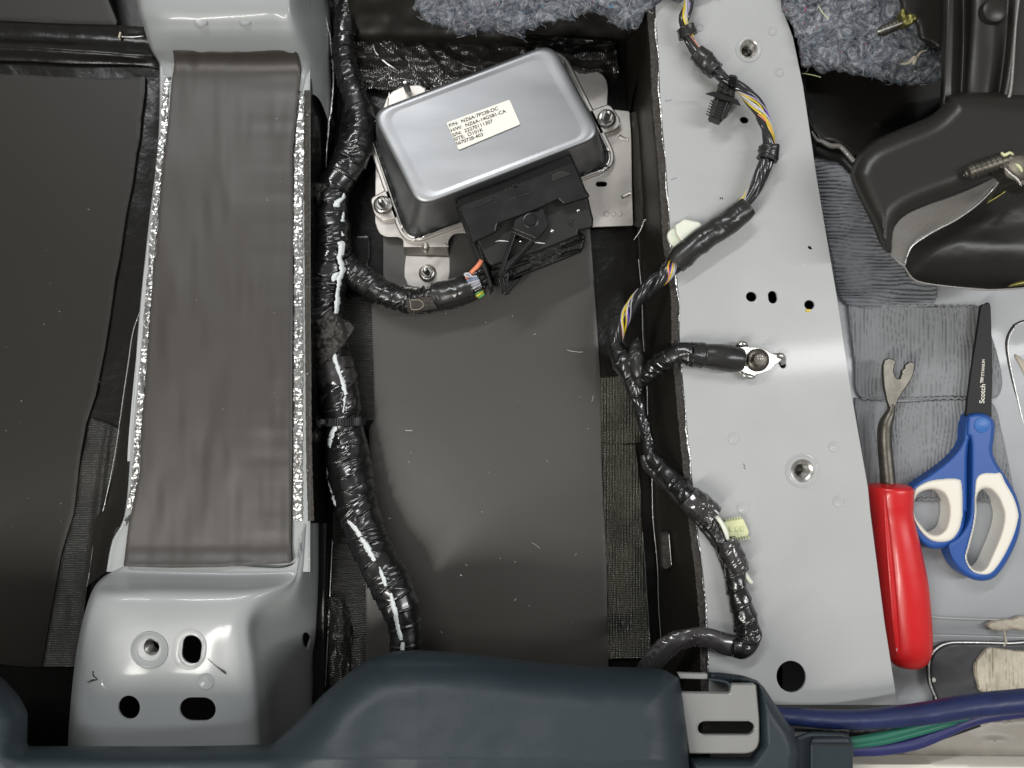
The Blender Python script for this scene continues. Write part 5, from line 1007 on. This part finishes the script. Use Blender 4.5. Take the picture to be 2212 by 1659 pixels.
# fir tree clip
fc = thing("fir_tree_clip", "black fir tree clip hanging on the upper part of the thin harness", "clip", 1555, 225, 190)
pillow("clip_strap", [z7([(612, 556), (650, 560), (668, 578), (662, 640), (648, 668), (625, 650), (598, 640), (600, 590)])], 242, 5, 10, M['plastic'], 1.3, zbot=200, parent=fc, dz=lambda x, y, d: .9 * np.sign(np.sin(y * 1.6)))
pillow("clip_head", [z7([(540, 600), (575, 612), (600, 640), (648, 675), (645, 730), (600, 720), (560, 705), (510, 685), (530, 650)])], 232, 4, 8, M['plastic_m'], 1.3, zbot=205, parent=fc, dz=lambda x, y, d: 1.5 * np.sign(vn(x / 4, y / 5)))
plate("clip_wing", [z7([(428, 698), (485, 683), (560, 705), (665, 745), (690, 788), (620, 762), (540, 742), (490, 718)])], 236, 4, M['plastic'], fc, .8)
pillow("clip_stem", [z7([(497, 725), (618, 765), (590, 850), (545, 912), (520, 905), (470, 885), (462, 870), (480, 800)])], 228, 2.5, 4, M['plastic_m'], 1.2, zbot=206, parent=fc)
for a, b in (((520, 735), (478, 878)), ((590, 765), (540, 900))): tube("clip_rail", [z7([a])[0] + (231, 2.2), z7([b])[0] + (229, 2.2)], M['plastic'], fc, 8)
for k in range(6):
    t = k / 5; x, y = 490 - 35 * t, 770 + 95 * t
    tube("clip_barb", [z7([(x, y)])[0] + (226, 1.4), z7([(x - 26, y - 22 + 6 * t)])[0] + (232, .8)], M['plastic'], fc, 6)
    x, y = 605 - 42 * t, 790 + 95 * t
    tube("clip_barb", [z7([(x, y)])[0] + (226, 1.4), z7([(x + 24, y - 14)])[0] + (232, .8)], M['plastic'], fc, 6)
    tube("clip_rung", [z7([(515 - 38 * t, 770 + 100 * t)])[0] + (228, 1.5), z7([(588 - 48 * t, 790 + 100 * t)])[0] + (228, 1.5)], M['plastic'], fc, 6)
# pale clips
wc = thing("plug_clip", "white oval plastic clip half under the thin harness on the right beam", "clip", 1478, 508, ZR)
pillow("clip_base", [smooth_loop([(1441, 510), (1448, 496), (1465, 492), (1478, 500), (1500, 510), (1512, 530), (1500, 545), (1478, 542), (1450, 530)], 3)], 190, 5, 5, M['clip_white'], 1.5, zbot=ZR, parent=wc)
pillow("clip_block", [rquad([(1458, 486), (1478, 473), (1512, 480), (1528, 500), (1515, 520), (1478, 530), (1460, 505)], 4)], 204, 4, 4, M['clip_white'], 1.5, zbot=188, parent=wc)
yc = thing("plug_clip", "pale yellow toothed plastic clip beside the lower thin harness", "clip", 1592, 1140, ZR)
plate("clip_body", [rquad(z6([(690, 460), (835, 430), (880, 530), (870, 560), (720, 590), (700, 520)]), 3)], 197, 8, M['clip_yel'], yc, 1.5)
for k in range(6):
    t = k / 5
    tube("clip_tooth", z6([(715 + 100 * t, 455 - 20 * t, 197, 1.6), (708 + 100 * t, 432 - 20 * t, 196, .9)]), M['clip_yel'], yc, 6)
    tube("clip_tooth", z6([(770 + 100 * t, 582 - 20 * t, 197, 1.6), (782 + 100 * t, 606 - 22 * t, 196, .9)]), M['clip_yel'], yc, 6)
for x in (740, 785, 825): pillow("clip_window", [z6([(x - 12, 495), (x + 10, 490), (x + 16, 525), (x - 6, 530)])], 199.5, 1.5, 1.5, M['clip_yel'], 1, zbot=196, parent=yc)

# ================================================================ PRY TOOL
pt = thing("trim_pry_tool", "forked steel trim pry tool with a bright red handle", "pry tool", 1935, 1100, 20)
tube("handle", [(1921, 1042, 74, 2), (1921, 1046, 74, 30), (1921, 1050, 74, 42), (1921, 1058, 74, 46), (1923, 1085, 74, 44), (1927, 1120, 74, 41), (1936, 1180, 74, 45), (1947, 1260, 72, 50), (1954, 1330, 70, 50), (1959, 1380, 68, 48), (1962, 1410, 67, 44), (1964, 1430, 66, 34), (1965, 1440, 66, 20), (1965, 1443, 66, 3)], M['red'], pt, 48, 2)
tube("handle_ridge", [(1911, 1066, 120, 1), (1915, 1130, 116, 4), (1923, 1220, 117, 6), (1932, 1330, 116, 6), (1938, 1400, 108, 4), (1940, 1415, 100, 1)], M['red'], pt, 16, 3, flat=.5)
for u_, v_, l_ in ((1490, 380, 6), (1495, 452, 5), (1475, 488, 6), (1385, 880, 7)):
    p_ = q(2, 2, [(u_, v_)])[0]; tube("handle_nick", [(p_[0], p_[1], 111, .5), (p_[0] + 1, p_[1] + l_ * .5, 111.5, 1.1), (p_[0], p_[1] + l_, 111, .5)], M['wire_w'], pt, 6, 2)
fo = z_ = q(2, 1, [(1345, 1000), (1325, 930), (1308, 850), (1300, 760), (1300, 710), (1312, 675), (1338, 660), (1386, 680), (1372, 715), (1366, 745), (1376, 780), (1392, 795), (1410, 795), (1422, 765), (1424, 742), (1440, 730), (1445, 706), (1470, 685), (1505, 690), (1502, 725), (1490, 780), (1462, 830), (1425, 880), (1400, 925), (1380, 975), (1365, 1005)])
plate("fork", [fo], 84, 8, M['steel_dark'], pt, 1.6)
tube("shaft", q(2, 1, [(1357, 960, 80, 5), (1350, 1000, 80, 8), (1335, 1040, 80, 11), (1315, 1090, 78, 13.5), (1308, 1150, 76, 14), (1312, 1260, 74, 14), (1325, 1400, 74, 14.5), (1332, 1500, 74, 15)]), M['steel_dark'], pt, 28, 3)

# ================================================================ SCISSORS
ss = thing("scissors", "blue and cream handled scissors with black blades", "scissors", 2110, 900, 20)
bl = plate("blade", [q(2, 1, [(1835, 1040), (1850, 900), (1885, 650), (1915, 450), (1930, 335), (1945, 312), (1960, 312), (1975, 300), (1990, 306), (1996, 340), (2003, 550), (2006, 750), (2000, 1050)])], 62, 6, M['blade'], ss, 1.2)
plate("blade", [q(2, 1, [(1850, 1040), (1870, 850), (1900, 600), (1925, 420), (1935, 335), (1950, 322), (1965, 345), (1980, 700), (1985, 1040)])], 55, 5, M['blade'], ss, 1.0)
LH = q(2, 1, [(1834, 1040), (1850, 1022), (1900, 1016), (1945, 1080), (1950, 1150), (1875, 1180), (1850, 1300), (1848, 1659)]) + q(2, 2, [(1838, 0), (1826, 110), (1790, 185), (1740, 218), (1690, 236), (1600, 236), (1530, 190), (1482, 105), (1460, 0)]) + q(2, 1, [(1462, 1580), (1475, 1505), (1530, 1455), (1600, 1410), (1700, 1335), (1775, 1260), (1812, 1190), (1818, 1120)])
lh_hole = smooth_loop(q(2, 1, [(1500, 1590), (1540, 1532), (1620, 1512), (1690, 1540), (1720, 1600), (1726, 1659)]) + q(2, 2, [(1722, 40), (1700, 110), (1645, 147), (1590, 132), (1540, 80), (1502, 20)]), 5)
RH = q(2, 1, [(1845, 1040), (1900, 1017), (1960, 1022), (2000, 1045), (2022, 1085), (2018, 1180), (2008, 1260), (2030, 1330), (2070, 1395), (2120, 1470), (2165, 1560), (2192, 1659)]) + q(2, 2, [(2194, 40), (2178, 150), (2130, 270), (2070, 370), (2020, 425), (1960, 446), (1880, 438), (1800, 390), (1745, 320), (1716, 240), (1718, 200), (1790, 150), (1845, 60)]) + q(2, 1, [(1862, 1600), (1866, 1300), (1860, 1180), (1836, 1160)])
rh_hole = smooth_loop(q(2, 1, [(1906, 1560), (1940, 1512), (1990, 1512), (2040, 1562), (2066, 1620), (2078, 1659)]) + q(2, 2, [(2078, 60), (2052, 160), (1995, 295), (1965, 355), (1930, 380), (1880, 368), (1842, 300), (1862, 215), (1888, 110), (1905, 10)]), 5)
LI = smooth_loop(q(2, 1, [(1488, 1560), (1510, 1500), (1590, 1455), (1680, 1440), (1780, 1440), (1812, 1475), (1818, 1659)]) + q(2, 2, [(1815, 40), (1795, 120), (1750, 180), (1690, 198), (1610, 188), (1540, 130), (1495, 50), (1478, -30)]), 5)
RI = smooth_loop(q(2, 1, [(1888, 1540), (1898, 1440), (1945, 1402), (2030, 1400), (2062, 1400), (2100, 1470), (2150, 1560), (2180, 1659)]) + q(2, 2, [(2178, 60), (2150, 160), (2085, 295), (2010, 395), (1940, 412), (1865, 380), (1826, 300), (1845, 205), (1872, 100), (1886, 0)]), 5)
pillow("handle", [smooth_loop(RH, 6), rh_hole], 76, 9, 14, M['blue'], 2, zbot=34, parent=ss)
pillow("handle", [smooth_loop(LH, 6), lh_hole], 70, 9, 14, M['blue'], 2, zbot=34, parent=ss)
pillow("grip_insert", [RI, rh_hole], 79, 9, 10, M['cream'], 1.8, zbot=32, parent=ss)
pillow("grip_insert", [LI, lh_hole], 75, 9, 10, M['cream'], 1.8, zbot=32, parent=ss)
lathe("pivot_cap", 1474.7 + 1940 / 3, 553 + 1095 / 3, 76, [(17, -2), (16, 1.5), (10, 3.2), (.01, 3.8)], M['blue_l'], ss, 36)
text("blade_text", "Scotch\u2122", 1474.7 + 1940 / 3, 553 + 955 / 3, 62.3, 15.5, -math.pi / 2 + .06, M['cream'], ss, .3, 1.0)
text("blade_text", "TITANIUM", 1474.7 + 1945 / 3, 553 + 783 / 3, 62.3, 8.6, -math.pi / 2 + .05, M['cream'], ss, .3, .95)

# ================================================================ CABLES AND CONSOLE (near the camera, bottom)
tube("blue_cable", q(2, 2, [(500, 1300, 235, 14.4), (640, 1318, 238, 15.2), (800, 1332, 240, 16.0), (1000, 1345, 242, 16.8), (1300, 1335, 246, 18.4), (1600, 1300, 252, 20.0), (1900, 1252, 258, 20.8), (2212, 1225, 262, 21.6), (2500, 1215, 262, 21.6)]), M['cable_blue'], nseg=32, step=5, disp=lambda s, t, r: .5 * fbm(s / 30, np.cos(t)), label="thick dark blue cable crossing the lower right corner", cat="cable")
tube("blue_cable", q(2, 2, [(950, 1545, 214, 15), (1100, 1532, 216, 15), (1300, 1522, 220, 15), (1500, 1490, 224, 14), (1650, 1435, 228, 13), (1800, 1370, 230, 12), (1950, 1325, 226, 12), (2200, 1290, 220, 12)]), M['cable_dblue'], nseg=24, step=5, label="thinner dark blue cable below the green wires at the lower right", cat="cable")
tube("green_wire", q(2, 2, [(950, 1500, 232, 7), (1100, 1484, 236, 7.5), (1300, 1450, 240, 8), (1500, 1398, 242, 8), (1680, 1358, 242, 7), (1800, 1340, 236, 6), (1950, 1320, 226, 6)]), M['cable_green'], nseg=20, step=5, label="upper of two green wires under the thick blue cable", cat="wire")
tube("green_wire", q(2, 2, [(950, 1530, 230, 6), (1100, 1510, 234, 6.5), (1300, 1482, 238, 7), (1500, 1432, 240, 7), (1680, 1382, 240, 6.5), (1800, 1352, 232, 5), (1950, 1326, 222, 5)]), M['cable_green'], nseg=20, step=5, label="lower of two green wires under the thick blue cable", cat="wire")
# beige sill
pillow("sill_trim", [smooth_loop(q(2, 2, [(1000, 1500), (1300, 1440), (1700, 1390), (1900, 1350), (2200, 1335), (2800, 1330), (2800, 2100), (1000, 2100)]), 12)], 120, 14, 12, M['beige'], 6, zbot=60,
       dz=lambda x, y, d: 3 * fbm(x / 60, y / 40) + 10 * np.exp(-(((x - 2150) / 40) ** 2 + ((y - 1605) / 12) ** 2)), label="beige plastic sill trim in the lower right corner", cat="trim")
pillow("sill_trim", [q(2, 2, [(1050, 1622), (2800, 1645), (2800, 1900), (1050, 1900)])], 160, 5, 5, M['beige_l'], 5, zbot=120, label="pale cream strip along the very bottom right edge", cat="trim")
mk("cable_tray", [W(*p) for p in z9([(1180, 480, 190), (1940, 420, 190), (1960, 460, 188), (1500, 620, 180), (1180, 640, 180)])], [[4, 3, 2, 1, 0]], M['plastic_m'], label="dark strip behind the green wires at the lower right", cat="tray")
strip("metal_lip", z9([(860, 480), (1000, 484), (1100, 488), (1190, 492), (1500, 470)]), 3.5, 200, M['steel'], None, .3, 2)
bpy.data.objects[[o.name for o in COL.objects if o.name.startswith("metal_lip")][-1]]['label'] = "thin bright metal lip under the thick blue cable"
bpy.data.objects[[o.name for o in COL.objects if o.name.startswith("metal_lip")][-1]]['category'] = "metal lip"

con = thing("console_trim", "large slate blue plastic console along the bottom edge", "console", 1000, 1600, 250)
top_x = [-400, -100, 0, 20, 43, 60, 58, 150, 400, 590, 640, 700, 740, 770, 800, 847, 897, 970, 1037, 1170, 1270, 1404, 1447, 1466]
top_y = [1440, 1440, 1460, 1480, 1506, 1540, 1612, 1612, 1612, 1608, 1560, 1498, 1464, 1440, 1422, 1408, 1404, 1408, 1414, 1431, 1439, 1443, 1449, 1463]
prof = [(top_x[i], top_y[i]) for i in range(len(top_x))]
pr_ = rquad([(a, b, 9) for a, b in prof[1:-1]], 9, 3)
conl = [(-400, 1440)] + pr_ + [(1466, 1463), (1474, 1500), (1484, 1600), (1492, 1700), (1492, 2000), (-400, 2000)]
def cz(x, y): return 400 + 60 * np.clip((y - 1440) / 200, 0, 1) - 30 * np.clip((900 - x) / 500, 0, 1) + 14 * np.exp(-((x - 720) / 90) ** 2)
pillow("console_cover", [conl], cz, 90, 70, M['trim'], 4.5, zbot=200, under=True, parent=con, dz=lambda x, y, d: 1.6 * fbm(x / 160, y / 100))
# right shoulder of the console with the metal latch bracket
sh = z9([(355, 140), (430, 142), (560, 160), (640, 188), (680, 230), (740, 320), (800, 410), (850, 480), (880, 560), (890, 620), (880, 700), (880, 1000), (190, 1000), (235, 640), (600, 640), (655, 560), (640, 215), (480, 205), (470, 190), (400, 185), (355, 175)])
pillow("console_shoulder", [sh], lambda x, y: 345 + .12 * (y - 1450), 26, 40, M['trim'], 3, zbot=190, under=True, parent=con)
pillow("console_tab", [rquad(z9([(945, 560), (960, 525), (1180, 522), (1205, 560), (1205, 1000), (945, 1000)]), 5)], 300, 8, 8, M['trim'], 3, zbot=200, under=True, parent=con)
pillow("console_tab", [rquad(z9([(860, 520), (950, 490), (1150, 495), (1195, 520), (1195, 560), (1195, 1000), (860, 1000)]), 6)], 285, 8, 8, M['trim'], 3, zbot=190, under=True, parent=con)
tube("tab_groove", z9([(950, 562, 301, 1.6), (1195, 566, 301, 1.6)]), M['plastic_m'], con, 8)
lk = thing("latch_bracket", "light grey metal bracket with a long slot set into the console", "bracket", 1550, 1560, 250)
lo = rquad([(p[0], p[1], c) for p, c in zip(z9([(190, 140), (350, 145), (352, 182), (440, 186), (478, 210), (484, 262), (490, 205), (635, 215), (652, 520), (560, 618), (240, 618)]), (2, 2, 2, 6, 5, 1, 3, 4, 8, 30, 3))], 3)
lo = rquad([(a[0], a[1], c) for a, c in zip(z9([(186, 262), (478, 265), (490, 212), (632, 212), (652, 420), (652, 618), (238, 618)]), (2, 4, 4, 5, 8, 34, 3))], 3, 8)
plate("bracket_plate", [lo, slot(*z9([(456, 468)])[0], 46, 16.5)], 352, 7, M['trim_grey'], lk, 2.5)
plate("bracket_bar", [z9([(170, 145), (345, 150), (348, 180), (186, 176)])], 340, 6, M['trim_grey'], lk, 1.0)
tube("slot_rim", [(p[0], p[1], 351, 1.5) for p in slot(*z9([(456, 468)])[0], 46, 17) + slot(*z9([(456, 468)])[0], 46, 17)[:1]], M['trim_grey'], lk, 8, 6)
tube("window_rim", [(a, b, 346, 2.2) for a, b in z9([(355, 180), (430, 190), (470, 205), (480, 235), (482, 258)])], M['trim'], lk, 10)
mk("latch_well", [W(*p) for p in z9([(180, 140, 250), (480, 140, 250), (680, 640, 250), (180, 640, 250)])], [[3, 2, 1, 0]], M['plastic_m'], lk, smooth=False) if False else None

GR = {'seat_crossmember': 'crossmember beams', 'seat_bracket': 'grey seat brackets', 'sound_deadening_pad': 'sound deadening pads on the floor', 'fibre_felt': 'pieces of fibre felt', 'wiring_harness': 'black wiring harnesses',
      'wrinkled_pad': 'wrinkled grey pads', 'plug_clip': 'pale plastic clips', 'green_wire': 'green wires', 'blue_cable': 'dark blue cables', 'screw': 'screws sticking out at the upper right', 'floor_plug': 'oval floor plugs', 'ribbed_foil_strip': 'ribbed foil strips',
      'torn_foil_edge': 'torn foil edges', 'crimped_seam': 'crimped seams', 'pressed_line': 'pressed ridges', 'yellow_thread': 'yellow green threads', 'sill_trim': 'sill trims', 'foil_sheet': 'loose foil sheets', 'crumpled_foil': 'crumpled foil pieces'}
for o in list(COL.objects):
    b_ = o.name.split('.')[0]
    if o.parent is None and b_ in GR and o.get('category'): o['group'] = GR[b_]

# ================================================================ lint on the pads
V = []; F = []
def lint(x, y, a, l, z, r=.45, c=.3):
    n = 5; pts = []
    for i in range(n): pts.append((x, y, z)); a += c * random.uniform(-1, 1); x += math.cos(a) * l / n; y += math.sin(a) * l / n
    Q = np.array([W(*p) for p in pts]); T_, N_, B_ = frames(Q); base = len(V)
    for i in range(n):
        for k in range(4): V.append(Q[i] + r * U * (math.cos(k * 1.57) * N_[i] + math.sin(k * 1.57) * B_[i]))
    for i in range(n - 1):
        for k in range(4): F.append([base + i * 4 + k, base + i * 4 + (k + 1) % 4, base + (i + 1) * 4 + (k + 1) % 4, base + (i + 1) * 4 + k])
lint(1225, 756, .4, 44, 15, .45); lint(1278, 868, -1.0, 18, 15, .4); lint(875, 929, .5, 20, 15, .6); lint(1148, 1572 - 400, .6, 28, 15, .35); lint(994, 1242, .2, 5, 16, 1.0); lint(1112, 1214, 0, 2, 16, .9)
for _ in range(26): lint(random.uniform(815, 1290), random.uniform(560, 1380), random.uniform(0, 6.28), random.choice([1.5, 2, 3, 7]), 15.2, random.uniform(.25, .5))
for _ in range(14): lint(random.uniform(10, 230), random.uniform(190, 1200), random.uniform(0, 6.28), random.choice([1.5, 2, 4]), 9, random.uniform(.25, .5))
for _ in range(30): lint(random.uniform(1550, 1780), random.uniform(560, 1480), random.uniform(0, 6.28), random.choice([2, 4, 7]), ZR + .4, .3)
for _ in range(7): lint(random.uniform(380, 620), random.uniform(200, 1200), random.uniform(0, 6.28), random.choice([1.5, 3]), ZB + 12, .3)
mk("lint", V, F, M['label'], kind='stuff')
